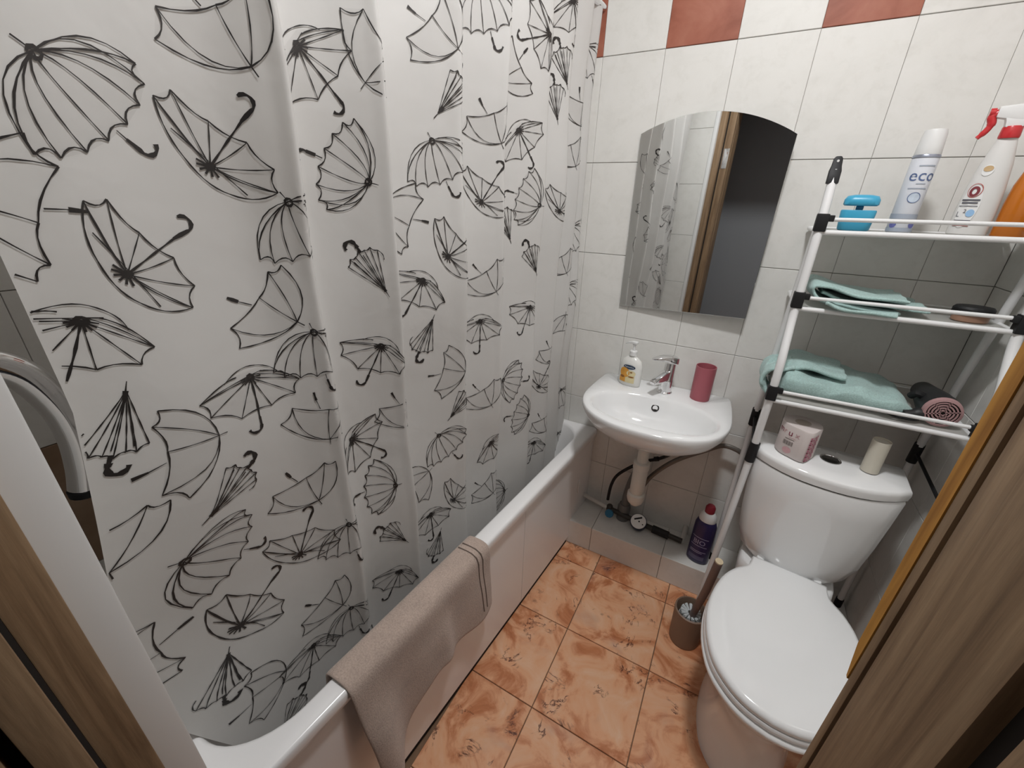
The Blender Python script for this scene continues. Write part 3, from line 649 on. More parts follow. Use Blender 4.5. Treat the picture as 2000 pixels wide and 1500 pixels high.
P1 = smoothpath([(0.722, -0.045, 0.605), (0.69, -0.05, 0.628), (0.64, -0.05, 0.632), (0.589, -0.05, 0.596), (0.49, -0.05, 0.512), (0.42, -0.05, 0.42), (0.385, -0.05, 0.34), (0.36, -0.06, 0.25)], 5)
MB().tube([p - h1.location for p in P1], 0.0092, 10).build('hose', HOSE, h1)
MB().tube([Vector((0.70, -0.049, 0.622)) - h1.location, Vector((0.722, -0.045, 0.606)) - h1.location], 0.0095, 8).build('coupling', CHROME, h1)
MB().tube([Vector((0.722, -0.045, 0.606)) - h1.location, Vector((0.728, 0.0, 0.60)) - h1.location], 0.010, 8).build('coupling', CHROME, h1)
h2 = thing('supply_hose', 'thin black hose curving left from below the washbasin', 'hose', (0.25, -0.05, 0.24))
P2 = smoothpath([(0.50, -0.06, 0.64), (0.482, -0.05, 0.556), (0.43, -0.05, 0.50), (0.36, -0.05, 0.455), (0.278, -0.05, 0.366), (0.252, -0.055, 0.30), (0.247, -0.06, 0.215)], 5)
MB().tube([p - h2.location for p in P2], 0.0068, 10).build('hose', BLACK, h2)
MB().tube([Vector((0.425, -0.052, 0.498)) - h2.location, Vector((0.41, -0.051, 0.490)) - h2.location], 0.010, 10).build('hose_nut', BLACK, h2)

wp = thing('water_pipe', 'white and black water pipe run with blue valve on the tiled ledge', 'pipe', (0.27, -0.075, 0.13))
L_ = Vector(wp.location)
PIPEW = mat('white_pipe', (0.62, 0.60, 0.56), 0.4); BLUE = mat('blue_plastic', (0.02, 0.14, 0.26), 0.4); DKM = mat('dark_brass', (0.045, 0.04, 0.035), 0.45, 0.3)
MB().tube([Vector(p) - L_ for p in ((0.06, -0.03, 0.185), (0.25, -0.065, 0.175))], 0.0095, 12).build('pipe', PIPEW, wp)
MB().tube([Vector(p) - L_ for p in ((0.25, -0.065, 0.175), (0.38, -0.075, 0.165))], 0.0115, 12).build('pipe', DKM, wp)
MB().tube([Vector(p) - L_ for p in ((0.42, -0.078, 0.163), (0.585, -0.088, 0.158))], 0.012, 12).build('pipe', DKM, wp)
MB().tube([Vector(p) - L_ for p in ((0.46, -0.080, 0.161), (0.53, -0.085, 0.159))], 0.0175, 10).build('valve_body', BLACK, wp)
MB().tube([Vector(p) - L_ for p in ((0.585, -0.088, 0.158), (0.587, -0.04, 0.165), (0.587, 0.0, 0.17))], 0.010, 10).build('elbow', PIPEW, wp)
MB().lathe([(0.014, 0), (0.014, 0.03), (0.011, 0.034)], Vector((0.262, -0.066, 0.16)) - L_, 16).build('valve_body', DKM, wp)
hv = MB()
hv.lathe([(0.006, 0.0), (0.006, 0.012), (0.018, 0.014), (0.020, 0.020), (0.018, 0.028), (0.0, 0.029)], seg=10, cap1=False)
ho = hv.build('valve_handle', BLUE, wp); ho.location = Vector((0.272, -0.088, 0.17)) - L_; ho.rotation_euler = (math.radians(60), 0, 0)
wm = thing('water_meter', 'round water meter with white dial under the washbasin', 'meter', (0.40, -0.082, 0.13))
Mm = Matrix.Translation((0, 0.0, 0.036)) @ Matrix.Rotation(math.radians(36), 4, 'X') @ Matrix.Rotation(math.radians(-8), 4, 'Z')
MB().lathe([(0.026, -0.022), (0.032, -0.018), (0.036, 0.008), (0.036, 0.022), (0.033, 0.028)], seg=28, M=Mm).build('housing', mat('navy_plastic', (0.012, 0.02, 0.05), 0.35), wm)
MB().lathe([(0.0, 0.030), (0.031, 0.030), (0.0325, 0.028)], seg=28, cap0=False, cap1=False, M=Mm).build('dial', mat('dial_white', (0.85, 0.85, 0.84), 0.4), wm)
MB().box(-0.019, 0.015, -0.0035, 0.0035, 0.0303, 0.0312, Mm @ Matrix.Translation((-0.004, 0.012, 0)) @ Matrix.Rotation(math.radians(38), 4, 'Z')).build('counter_window', BLACK, wm, smooth=False)
MB().lathe([(0.0035, 0.0303), (0.0035, 0.0312)], Mm @ Vector((0.003, 0.0, 0)) - Mm @ Vector((0, 0, 0)), 10, M=Mm).build('dial_mark', BLACK, wm)
MB().lathe([(0.0028, 0.0303), (0.0028, 0.0312)], Mm @ Vector((0.021, -0.006, 0)) - Mm @ Vector((0, 0, 0)), 10, M=Mm).build('dial_mark', BLACK, wm)

cb = thing('cleaner_bottle', 'dark blue drain cleaner bottle with red cap on the tiled ledge', 'bottle', (0.652, -0.125, 0.13), math.radians(-12))
PURP = mat('indigo_plastic', (0.022, 0.016, 0.075), 0.3)
MB().lathe([(0.036, 0), (0.041, 0.005), (0.042, 0.02), (0.041, 0.15), (0.040, 0.185), (0.034, 0.204), (0.030, 0.208)], seg=30, sy=0.66).build('bottle_body', PURP, cb)
MB().lathe([(0.031, 0.206), (0.032, 0.212), (0.029, 0.232), (0.020, 0.246), (0.016, 0.248)], seg=24, sy=0.8).build('shoulder_collar', WPLAS, cb)
MB().lathe([(0.018, 0.246), (0.018, 0.268), (0.013, 0.276), (0.0, 0.277)], seg=18, cap1=False).build('screw_cap', mat('dark_red_plastic', (0.25, 0.015, 0.03), 0.35), cb)
LIL = mat('lilac_print', (0.36, 0.34, 0.48), 0.4)
decal_on(cb, 'label_text', textshape('BIO', 0.030, 0.0, 0.098), LIL, 0.0415, 0.66, a0=-PI / 2 - 0.05)
for zz_, u0, u1 in ((0.128, -0.033, 0.033), (0.088, -0.033, 0.033), (0.062, -0.03, 0.034), (0.055, -0.03, 0.02)):
    decal_on(cb, 'label_line', quadgrid(u0, u1, zz_, zz_ + 0.0028), LIL, 0.0418, 0.66, a0=-PI / 2 - 0.05)
decal_on(cb, 'label_panel', quadgrid(-0.032, 0.032, 0.020, 0.040), mat('grey_violet_print', (0.10, 0.09, 0.17), 0.4), 0.042, 0.66, a0=-PI / 2 - 0.05)

# ------------------------------------------------------------------ toilet
tl = thing('toilet', 'white ceramic close-coupled toilet with closed lid', 'toilet', (0.893, -0.29, 0), math.radians(-6.1))
def tank_plan(hw, yb, yf, n=15):
    P = [(-hw * 0.94, yb), (-hw * 0.5, yb), (0, yb), (hw * 0.5, yb), (hw * 0.94, yb), (hw * 0.99, yb - 0.012)]
    for k in range(n):
        u_ = 1 - 2 * k / (n - 1)
        P.append((hw * u_, yf + 0.072 * abs(u_) ** 2.4))
    P.append((-hw * 0.99, yb - 0.012)); return P
def tk(hw, yb, yf, z): return [Vector((x, y, z)) for x, y in tank_plan(hw, yb, yf)]
MB().rings([tk(0.095, 0.06, -0.055, 0.395), tk(0.118, 0.072, -0.078, 0.402), tk(0.140, 0.078, -0.088, 0.43), tk(0.158, 0.081, -0.094, 0.49), tk(0.168, 0.082, -0.098, 0.58), tk(0.175, 0.083, -0.103, 0.68), tk(0.179, 0.085, -0.108, 0.757), tk(0.177, 0.083, -0.106, 0.7615), tk(0.165, 0.07, -0.094, 0.762)]).build('tank', CERA, tl, angle=0.9)
MB().rings([tk(0.1745, 0.079, -0.1035, 0.7605), tk(0.1745, 0.079, -0.1035, 0.768)]).build('lid_gap_shade', DARK, tl, smooth=False)  # near-black ring paints the shade in the seam between tank and lid
MB().rings([tk(0.170, 0.080, -0.099, 0.7655), tk(0.1795, 0.088, -0.109, 0.767), tk(0.1815, 0.089, -0.1115, 0.785), tk(0.1805, 0.088, -0.1105, 0.794), tk(0.176, 0.084, -0.105, 0.799), tk(0.11, 0.05, -0.06, 0.801), tk(0.02, 0.01, -0.01, 0.802)]).build('tank_lid', CERA, tl, angle=0.9)
MB().lathe([(0.026, 0.801), (0.026, 0.805), (0.022, 0.806), (0.021, 0.8045)], (0.004, 0.0, 0), 24, cap0=False, cap1=False).build('button_ring', CHROME, tl)
MB().lathe([(0.0, 0.8050), (0.018, 0.8050), (0.021, 0.804)], (0.004, 0.0, 0), 24, cap0=False, cap1=False).build('flush_button', mat('smoked_chrome', (0.25, 0.25, 0.25), 0.15, 1.0), tl)
SEAT = [(0.0, -0.582), (0.045, -0.576), (0.088, -0.556), (0.132, -0.514), (0.160, -0.455), (0.175, -0.39), (0.178, -0.33), (0.172, -0.27), (0.158, -0.215), (0.136, -0.172), (0.116, -0.148), (0.104, -0.130), (0.099, -0.105), (0.098, -0.085), (0.05, -0.083), (0.0, -0.083)]
S2 = [Vector((x, y, 0)) for x, y in SEAT]
OUT = [(p.x, p.y) for p in smoothpath(S2[:13], 3)] + [(0.098, -0.085), (0.05, -0.083), (0.0, -0.083)]
OUT = OUT + [(-x, y) for x, y in reversed(OUT[1:-1])]
sc0 = (0.0, -0.33)
def so(k, z, dy=0.0, ky=None): return [Vector((x * k, sc0[1] + (y - sc0[1]) * (ky or k) + dy, z)) for x, y in OUT]
MB().rings([so(0.985, 0.424), so(0.998, 0.427), so(1.0, 0.436), so(0.985, 0.4435), so(0.94, 0.447), so(0.6, 0.450), so(0.1, 0.451)]).build('seat_lid', WGL and mat('white_seat_plastic', (0.85, 0.855, 0.855), 0.12), tl, angle=1.0)
MB().rings([so(0.99, 0.406), so(1.008, 0.409), so(1.01, 0.417), so(1.0, 0.4225), so(0.97, 0.4235)]).build('seat_ring', MATS['white_seat_plastic'], tl, angle=1.0)
MB().rings([so(0.70, 0.0, 0.050, 0.90), so(0.69, 0.03, 0.052, 0.89), so(0.635, 0.08, 0.058, 0.84), so(0.62, 0.15, 0.060, 0.82), so(0.66, 0.22, 0.054, 0.84), so(0.78, 0.29, 0.036, 0.90), so(0.92, 0.35, 0.012, 0.97), so(1.0, 0.385, 0.0, 1.015), so(1.02, 0.394, -0.002, 1.025), so(1.015, 0.402, -0.002, 1.02), so(0.97, 0.4055, 0.0, 0.98)]).build('bowl', CERA, tl, angle=1.2)
MB().rings([[Vector((x, y, z)) for x, y in rrect(0, -0.01, hw, 0.075, 0.05, 5, 2)] for hw, z in ((0.09, 0.245), (0.115, 0.26), (0.128, 0.30), (0.132, 0.36), (0.128, 0.392), (0.12, 0.396))]).build('tank_platform', CERA, tl, angle=1.0)
for sx in (-1, 1):
    MB().lathe([(0.013, 0.40), (0.013, 0.432), (0.010, 0.437), (0.0, 0.438)], (sx * 0.075, -0.072, 0), 14, cap1=False).build('hinge', MATS['white_seat_plastic'], tl)

# things on the tank lid
LZ = 0.8035
tr = thing('toilet_paper', 'wrapped toilet paper roll with pink print on the toilet tank', 'toilet paper', (0.806, -0.292, LZ))
def paper_ring(z, k=1.0):
    R = []
    for i in range(40):
        a = 2 * PI * i / 40; d = abs((a - math.radians(284) + PI) % (2 * PI) - PI)
        r = 0.0485 + 0.018 * max(0, 1 - d / 0.62) ** 1.2
        R.append(Vector((r * k * math.cos(a), r * k * math.sin(a), z)))
    return R
PAPER = mat('pinkish_white_paper', (0.66, 0.59, 0.57), 0.8)
MB().rings([paper_ring(0.0, 0.98), paper_ring(0.003), paper_ring(0.090), paper_ring(0.094, 0.97), paper_ring(0.0945, 0.45)]).build('wrapped_roll', PAPER, tr, angle=0.7)
MB().lathe([(0.02, 0.0935), (0.02, 0.0952), (0.0, 0.0952)], seg=18, cap1=False).build('core', mat('core_card', (0.42, 0.36, 0.31), 0.9), tr)
def paper_decal(name, shape, mt, a0, off=0.0008):
    vs_, fs_ = shape; V = []
    for (u_, v_) in vs_:
        a = a0 + u_ / 0.05; d = abs((a - math.radians(284) + PI) % (2 * PI) - PI); r = 0.0485 + 0.018 * max(0, 1 - d / 0.62) ** 1.2 + off
        V.append((r * math.cos(a), r * math.sin(a), v_))
    return MB().add(V, fs_).build(name, mt, tr, smooth=False)
CRIM = mat('crimson_print', (0.22, 0.015, 0.05), 0.6); PINK = mat('pink_print', (0.50, 0.13, 0.21), 0.6); PINKL = mat('light_pink_print', (0.60, 0.36, 0.38), 0.6); GREYPR = mat('grey_print', (0.20, 0.17, 0.16), 0.6)
aF = math.radians(244)
paper_decal('letter', textshape('m', 0.026, -0.038, 0.066), CRIM, aF); paper_decal('letter', textshape('u', 0.026, -0.006, 0.064), CRIM, aF)
paper_decal('letter', textshape('r', 0.024, -0.022, 0.066), PINKL, aF); paper_decal('letter', textshape('x', 0.022, 0.012, 0.066), PINKL, aF)
paper_decal('print_line', quadgrid(-0.018, 0.008, 0.0525, 0.0545), GREYPR, aF); paper_decal('print_line', quadgrid(-0.008, 0.010, 0.058, 0.0592), PINKL, aF)
for k in range(12): paper_decal('barcode_bar', quadgrid(-0.020 + k * 0.0023, -0.020 + k * 0.0023 + (0.0017 if k % 3 else 0.0010), 0.034, 0.047, 1), GREYPR, aF)
paper_decal('print_blot', disc(-0.004, 0.018, 0.012, 0.010), PINKL, aF)
aG = math.radians(286)
for i in range(12):
    for j in range(5):
        paper_decal('gingham_check', quadgrid(0.0 + j * 0.0065, 0.0 + j * 0.0065 + 0.0052, 0.003 + i * 0.0066, 0.003 + i * 0.0066 + 0.0050, 2), PINK if (i + j) % 2 else MATS['crimson_print'] if j == 0 else PINKL, aG)
rl = thing('card_tube', 'empty cream cardboard tube standing on the toilet tank', 'cardboard tube', (0.984, -0.297, LZ), 0)
MB().lathe([(0.0205, 0.0), (0.0205, 0.0955), (0.0190, 0.0955), (0.0190, 0.0), ], seg=26, cap0=False, cap1=False).build('tube_wall', mat('cream_card', (0.62, 0.58, 0.49), 0.8), rl)
MB().lathe([(0.0, 0.090), (0.019, 0.091)], seg=22, cap0=False, cap1=False).build('tissue_plug', mat('cream_tissue', (0.66, 0.62, 0.54), 0.9), rl)

# toilet brush
tb_ = thing('toilet_brush', 'brown toilet brush holder with white bristles beside the toilet', 'toilet brush', (0.664, -0.402, 0))
HB = mat('taupe_plastic', (0.23, 0.155, 0.11), 0.5)
MB().lathe([(0.046, 0.0), (0.050, 0.003), (0.054, 0.12), (0.055, 0.15), (0.050, 0.152), (0.0485, 0.148), (0.044, 0.01), (0.0, 0.008)], seg=32, cap1=False).build('holder', HB, tb_)
bh = MB()
for k in range(13):
    a = 2 * PI * k / 13
    for zq, ln in ((0.134, 0.034), (0.112, 0.037), (0.090, 0.037)):
        c_, s_ = math.cos(a + zq * 9), math.sin(a + zq * 9)
        bh.tube([(0.009 * c_, 0.009 * s_, zq), (ln * c_, ln * s_, zq + 0.003)], [0.0022, 0.0062], 6)
ob = bh.build('bristles', mat('white_bristle', (0.62, 0.66, 0.67), 0.7), tb_); ob['kind'] = 'stuff'
MB().tube([(0, 0, 0.03), (0.006, -0.008, 0.13), (0.022, -0.032, 0.30), (0.030, -0.046, 0.44)], [0.009, 0.011, 0.0125, 0.0125], 16).build('handle', mat('mauve_brown_plastic', (0.17, 0.115, 0.10), 0.45), tb_)
MB().tube([(0.030, -0.046, 0.44), (0.0304, -0.0466, 0.4445)], 0.0118, 16).build('handle_cap', mat('beige_plastic', (0.60, 0.49, 0.33), 0.5), tb_)

# ------------------------------------------------------------------ rack over the toilet
rk = thing('storage_rack', 'white tubular over-toilet rack with three shelves and black joints', 'rack', (0.915, -0.2, 0))
RO = Vector(rk.location)
XA, XB = 0.705, 1.132
FRONT = [(-0.208, 1.545), (-0.250, 1.41), (-0.266, 1.25), (-0.274, 1.19), (-0.300, 1.13), (-0.326, 1.07), (-0.332, 0.98), (-0.318, 0.79)]
REAR = [(-0.215, 1.45), (-0.180, 1.28), (-0.140, 1.05), (-0.105, 0.85), (-0.095, 0.78), (-0.090, 0.15)]
def rtube(name, pts, r, mt=WMETAL, seg=12): return MB().tube([Vector(p) - RO for p in pts], r, seg).build(name, mt, rk)
for xx, sg in ((XA, 1), (XB, -1)):
    FR = FRONT if sg > 0 else FRONT[:-1] + [(-0.352, 0.79)]
    rtube('front_tube', smoothpath([(xx, y, z) for y, z in FR], 4), 0.0105)
    footx = xx - 0.020 if sg > 0 else xx
    fb = Vector((footx, -0.300 if sg > 0 else -0.45, 0.004)); ft = Vector((xx, FR[-1][0], 0.79))
    rtube('front_leg', [ft, fb + Vector((0, 0, 0.03))], 0.0105)
    rtube('foot_cap', [fb + Vector((0, 0, 0.035)), fb - Vector((0, 0, 0.004))], 0.0128, BLACK)
    rtube('joint', [ft.lerp(fb, -0.03), ft.lerp(fb, 0.055)], 0.0135, BLACK)
    rtube('rear_tube', smoothpath([(xx, y, z) for y, z in REAR[:5]], 4), 0.0095)
    rtube('rear_leg', [(xx, -0.095, 0.78), (xx, -0.090, 0.155)], 0.0095)
    rtube('foot_cap', [(xx, -0.090, 0.165), (xx, -0.090, 0.13)], 0.012, BLACK)
    rtube('joint', [(xx, -0.098, 0.83), (xx, -0.094, 0.765)], 0.0128, BLACK)
    rtube('side_brace', [(xx, -0.10, 0.80), (xx, FR[-1][0] + 0.004, 0.775)], 0.0045, BLACK)
    # top cap: flattened loop with a hole
    MB().rings([[Vector((xx, y, z)) - RO + Vector((w_ * a, d_ * b, 0)) for a, b in ((1, 1), (-1, 1), (-1, -1), (1, -1))] for y, z, w_, d_ in ((-0.216, 1.515, 0.0125, 0.0125), (-0.208, 1.545, 0.0125, 0.012), (-0.204, 1.557, 0.0105, 0.006), (-0.200, 1.572, 0.0095, 0.005), (-0.199, 1.578, 0.006, 0.004))]).build('end_cap', BLACK, rk, bevel=0.003)
    MB().lathe([(0.0028, -0.0075), (0.0028, 0.0075)], Vector((xx, -0.201, 1.567)) - RO, 10, M=Matrix.Rotation(PI / 2, 4, 'X')).build('hang_hole', WPLAS, rk)
SH = [(-0.250, 1.403, -0.012), (-0.268, 1.211, -0.012), (-0.332, 0.962, -0.012)]
_t = NT('frosted_shelf_plastic', 0.25, 0.4); _t.b.inputs['Base Color'].default_value = (0.62, 0.61, 0.58, 1)
_tr = _t.n('ShaderNodeBsdfTranslucent'); _tr.inputs[0].default_value = (0.85, 0.85, 0.83, 1); _mx = _t.n('ShaderNodeMixShader'); _mx.inputs[0].default_value = 0.5
_t.l(_t.b.outputs[0], _mx.inputs[1]); _t.l(_tr.outputs[0], _mx.inputs[2]); _t.l(_mx.outputs[0], _t.t.nodes['Material Output'].inputs[0]); PLATE = _t.m
for (yf, zs, yb) in SH:
    rtube('lower_rail', [(XA + 0.004, yf, zs), (XB - 0.004, yf, zs + 0.004)], 0.0065)
    rtube('upper_rail', [(XA + 0.022, yf - 0.004, zs + 0.031), (XB - 0.022, yf - 0.004, zs + 0.035)], 0.0048)
    rtube('rear_rail', [(XA, yb, zs + 0.002), (XB, yb, zs + 0.002)], 0.0055)
    for xx, sg in ((XA, 1), (XB, -1)):
        rtube('side_rail', [(xx, yf, zs + 0.001), (xx, yb, zs + 0.002)], 0.0055)
        MB().box(-0.013, 0.013, -0.0135, 0.0135, -0.020, 0.022, Matrix.Translation(Vector((xx, yf - 0.0005, zs + 0.022)) - RO)).build('connector', BLACK, rk, bevel=0.003)
        MB().box(0.0, 0.024, -0.008, 0.006, -0.007, 0.008, Matrix.Translation(Vector((xx, yf - 0.004, zs + 0.033)) - RO) @ Matrix.Diagonal((sg, 1, 1, 1))).build('connector_arm', BLACK, rk, bevel=0.002)
    MB().box(XA + 0.008 - RO.x, XB - 0.008 - RO.x, yf + 0.004 - RO.y, yb - RO.y, zs + 0.0015, zs + 0.0045).build('shelf_plate', PLATE, rk, smooth=False)

# things on the top shelf
S1 = 1.403 + 0.0046
bb = thing('soap_box', 'sky blue plastic soap container on the top shelf', 'container', (0.788, -0.15, S1), math.radians(-8))
SKY = mat('sky_blue_plastic', (0.05, 0.36, 0.56), 0.35); SKYD = mat('deep_blue_plastic', (0.03, 0.22, 0.38), 0.4)
MB().rings([[Vector((x, y, z)) for x, y in rrect(0, 0, a, b, 0.018, 5, 2)] for a, b, z in ((0.030, 0.024, 0.0), (0.034, 0.027, 0.003), (0.036, 0.029, 0.025), (0.0375, 0.030, 0.047), (0.036, 0.029, 0.050))]).build('lower_cup', SKY, bb, angle=0.9)
MB().box(-0.008, 0.008, -0.010, 0.010, 0.050, 0.060).build('neck', SKYD, bb, bevel=0.002)
MB().rings([[Vector((x, y, z)) for x, y in rrect(0, 0, a, b, 0.018, 5, 2)] for a, b, z in ((0.034, 0.027, 0.060), (0.037, 0.030, 0.063), (0.037, 0.030, 0.074), (0.032, 0.025, 0.083), (0.018, 0.014, 0.086))]).build('upper_cap', SKY, bb, angle=0.9)
ae = thing('aerosol_can', 'tall white air freshener aerosol marked eco on the top shelf', 'spray can', (0.884, -0.14, S1))
CANW = mat('bluish_white_can', (0.70, 0.72, 0.77), 0.3)
MB().lathe([(0.0235, 0.0), (0.0255, 0.003), (0.0255, 0.165), (0.023, 0.172), (0.022, 0.174)], seg=32).build('can_body', CANW, ae)
MB().lathe([(0.0240, 0.172), (0.0250, 0.175), (0.0240, 0.19), (0.0222, 0.218), (0.020, 0.226), (0.010, 0.228), (0, 0.228)], seg=32, cap1=False).build('cap', WPLAS, ae)
MB().lathe([(0.0262, 0.168), (0.0262, 0.172), (0.0248, 0.1745)], seg=32, cap0=False, cap1=False).build('shoulder_rim', mat('grey_blue_metal', (0.35, 0.38, 0.46), 0.3, 0.7), ae)
SLB = mat('slate_blue_print', (0.10, 0.15, 0.30), 0.5); GBL = mat('grey_blue_print', (0.36, 0.40, 0.47), 0.5)
aE = math.atan2(CAM.y + 0.14, CAM.x - 0.884) + 0.22
decal_on(ae, 'lettering', textshape('eco', 0.036, 0.002, 0.118), SLB, 0.0256, a0=aE)
decal_on(ae, 'print_line', quadgrid(-0.012, 0.020, 0.149, 0.1515), GBL, 0.0256, a0=aE); decal_on(ae, 'print_line', quadgrid(-0.018, 0.018, 0.100, 0.1025), GBL, 0.0256, a0=aE); decal_on(ae, 'print_line', quadgrid(-0.006, 0.012, 0.1105, 0.1125), GBL, 0.0256, a0=aE)
decal_on(ae, 'round_badge', disc(0, 0.081, 0.011, 0.011), mat('pale_blue_print', (0.56, 0.64, 0.74), 0.5), 0.0256, a0=aE); decal_on(ae, 'badge_ring', ringshape(0, 0.081, 0.012, 0.012, 0.0014), SLB, 0.0256, a0=aE, off=0.0010)
decal_on(ae, 'print_band', quadgrid(-0.080, 0.080, 0.033, 0.044, 40), GBL, 0.0256, a0=aE); decal_on(ae, 'print_band', quadgrid(-0.080, 0.080, 0.003, 0.012, 40), GBL, 0.0256, a0=aE)
for u_ in (-0.022, 0.018): decal_on(ae, 'print_blot', disc(u_, 0.020, 0.008, 0.009), mat('violet_print', (0.13, 0.14, 0.36), 0.5), 0.0256, a0=aE)
sy_ = thing('spray_bottle', 'white trigger spray bottle with red trigger on the top shelf', 'bottle', (1.008, -0.15, S1), math.radians(-10))
MB().lathe([(0.031, 0), (0.035, 0.004), (0.0355, 0.05), (0.033, 0.10), (0.027, 0.15), (0.020, 0.185), (0.0165, 0.20), (0.0150, 0.205)], seg=30, sy=0.72).build('bottle_body', mat('milky_plastic', (0.70, 0.69, 0.67), 0.28), sy_)
REDP = mat('red_plastic', (0.55, 0.03, 0.035), 0.3)
MB().lathe([(0.0165, 0.203), (0.0175, 0.206), (0.0165, 0.224), (0.0155, 0.226)], seg=22).build('collar', REDP, sy_)
MB().rings([[Vector((d, wy * a, z + hz * b)) for a, b in ((1, 1), (0.0, 1.25), (-1, 1), (-1, -1), (1, -1))] for d, z, wy, hz in ((-0.034, 0.254, 0.010, 0.010), (-0.010, 0.252, 0.011, 0.013), (0.010, 0.250, 0.011, 0.016), (0.030, 0.251, 0.010, 0.012), (0.046, 0.249, 0.008, 0.006))]).build('spray_head', WPLAS, sy_, bevel=0.003)
MB().rings([[Vector((wx * a, wy * b, z)) for a, b in ((1, 1), (-1, 1), (-1, -1), (1, -1))] for wx, wy, z in ((0.014, 0.012, 0.224), (0.016, 0.011, 0.236), (0.020, 0.010, 0.246))]).build('head_neck', WPLAS, sy_, bevel=0.002)
MB().tube(smoothpath([(-0.030, 0, 0.255), (-0.040, 0, 0.247), (-0.036, 0, 0.234), (-0.040, 0, 0.220), (-0.050, 0, 0.206)], 5), [0.0075] * 12 + [0.006] * 6 + [0.0045] * 3, 12).build('trigger', REDP, sy_)
MB().lathe([(0.0085, -0.037), (0.0085, -0.046)], (0, 0, 0), 14, M=Matrix.Translation((0, 0, 0.255)) @ Matrix.Rotation(PI / 2, 4, 'Y')).build('nozzle', REDP, sy_)
aS = -PI / 2 - 0.55
TAN = mat('tan_print', (0.55, 0.38, 0.20), 0.5); MAR = mat('maroon_print', (0.20, 0.03, 0.04), 0.5); GRY = mat('dark_grey_print', (0.10, 0.10, 0.12), 0.5); LBLU = mat('light_blue_print', (0.30, 0.50, 0.75), 0.5); WPR = mat('label_white', (0.78, 0.78, 0.77), 0.5); RPR = mat('red_print', (0.42, 0.05, 0.04), 0.5)
def spray_decal(name, shape, mt, off=0.001):
    vs_, fs_ = shape; prof = [(0, .0352), (.05, .0355), (.10, .033), (.15, .027), (.185, .020)]; V = []
    for (u_, v_) in vs_:
        r = prof[-1][1]
        for (z0, r0), (z1, r1) in zip(prof[:-1], prof[1:]):
            if z0 <= v_ <= z1: r = r0 + (r1 - r0) * (v_ - z0) / (z1 - z0)
        a = aS + u_ / r; V.append(((r + off) * math.cos(a), (r * 0.72 + off * 1.2) * math.sin(a), v_))
    return MB().add(V, fs_).build(name, mt, sy_, smooth=False)
spray_decal('label_panel', disc(0, 0.064, 0.019, 0.046, 28), WPR)
spray_decal('round_seal', disc(0.004, 0.140, 0.010, 0.012), WPR); spray_decal('seal_print', disc(0.004, 0.143, 0.008, 0.006), TAN, 0.0016)
spray_decal('emblem', ringshape(0, 0.096, 0.009, 0.011, 0.005), MAR, 0.0018); spray_decal('emblem_dots', ringshape(0, 0.098, 0.013, 0.015, 0.0012), RPR, 0.0016)
for zz_, a_, b_ in ((0.0765, -0.017, 0.016), (0.0705, -0.015, 0.014), (0.0645, -0.018, 0.016), (0.0335, -0.016, 0.015)): spray_decal('print_line', quadgrid(a_, b_, zz_, zz_ + (0.0032 if zz_ > 0.07 else 0.0014)), GRY, 0.0016)
spray_decal('print_blot', disc(0.009, 0.050, 0.007, 0.008), LBLU, 0.0016); spray_decal('print_mark', textshape('2', 0.012, -0.001, 0.050), GRY, 0.0016); spray_decal('print_mark', textshape('L', 0.016, -0.012, 0.042), GRY, 0.0016)
spray_decal('print_band', quadgrid(-0.015, 0.015, 0.022, 0.029), RPR, 0.0016)
og = thing('orange_bottle', 'translucent orange cleaner bottle at the right end of the top shelf', 'bottle', (1.079, -0.155, S1), math.radians(10))
AMB = mat('amber_liquid_plastic', (0.66, 0.20, 0.02), 0.18, trans=0.25)
MB().lathe([(0.028, 0), (0.031, 0.004), (0.0315, 0.07), (0.029, 0.11), (0.020, 0.15), (0.0125, 0.172), (0.0125, 0.182)], seg=28, sy=0.8).build('bottle_body', AMB, og)
MB().lathe([(0.0145, 0.180), (0.0145, 0.200), (0.012, 0.203), (0, 0.203)], seg=18, cap1=False).build('cap', mat('orange_cap', (0.62, 0.16, 0.02), 0.35), og)
decal_on(og, 'label_panel', quadgrid(0.004, 0.05, 0.03, 0.085, 12), mat('grey_label', (0.38, 0.37, 0.36), 0.5), 0.0316, 0.8)

# folded towels
def ribbon_towel(name, par, prof, y0, y1, th, mt, ny=14, jit=0.002, seed=1):
    rnd = random.Random(seed); V = []; P = smoothpath(prof, 6)
    ph = [rnd.uniform(0, 6) for _ in range(4)]
    for j in range(ny + 1):
        y = y0 + (y1 - y0) * j / ny
        for i, p in enumerate(P):
            dz = jit * (math.sin(i * 0.5 + j * 0.7 + ph[0]) + math.sin(j * 1.3 + i * 0.23 + ph[1])); V.append((p.x + 0.5 * dz, y + 0.6 * jit * math.sin(i * 0.8 + ph[2]), p.z + dz))
    n = len(P); F = [(j * n + i, j * n + i + 1, (j + 1) * n + i + 1, (j + 1) * n + i) for j in range(ny) for i in range(n - 1)]
    return MB().add(V, F).build(name, mt, par, angle=3.2, solid=th, subsurf=1)
t2 = thing('folded_towel', 'small mint towel folded open on the middle shelf', 'towel', (0, 0, 0))
z2 = 1.2158 + 0.006
ribbon_towel('outer_fold', t2, [(0.925, 0, z2 + 0.001), (0.86, 0, z2 + 0.001), (0.80, 0, z2 + 0.004), (0.755, 0, z2 + 0.016), (0.732, 0, z2 + 0.036), (0.738, 0, z2 + 0.053), (0.765, 0, z2 + 0.050), (0.82, 0, z2 + 0.036), (0.88, 0, z2 + 0.031), (0.935, 0, z2 + 0.033)], -0.262, -0.08, 0.009, MINT, seed=3)
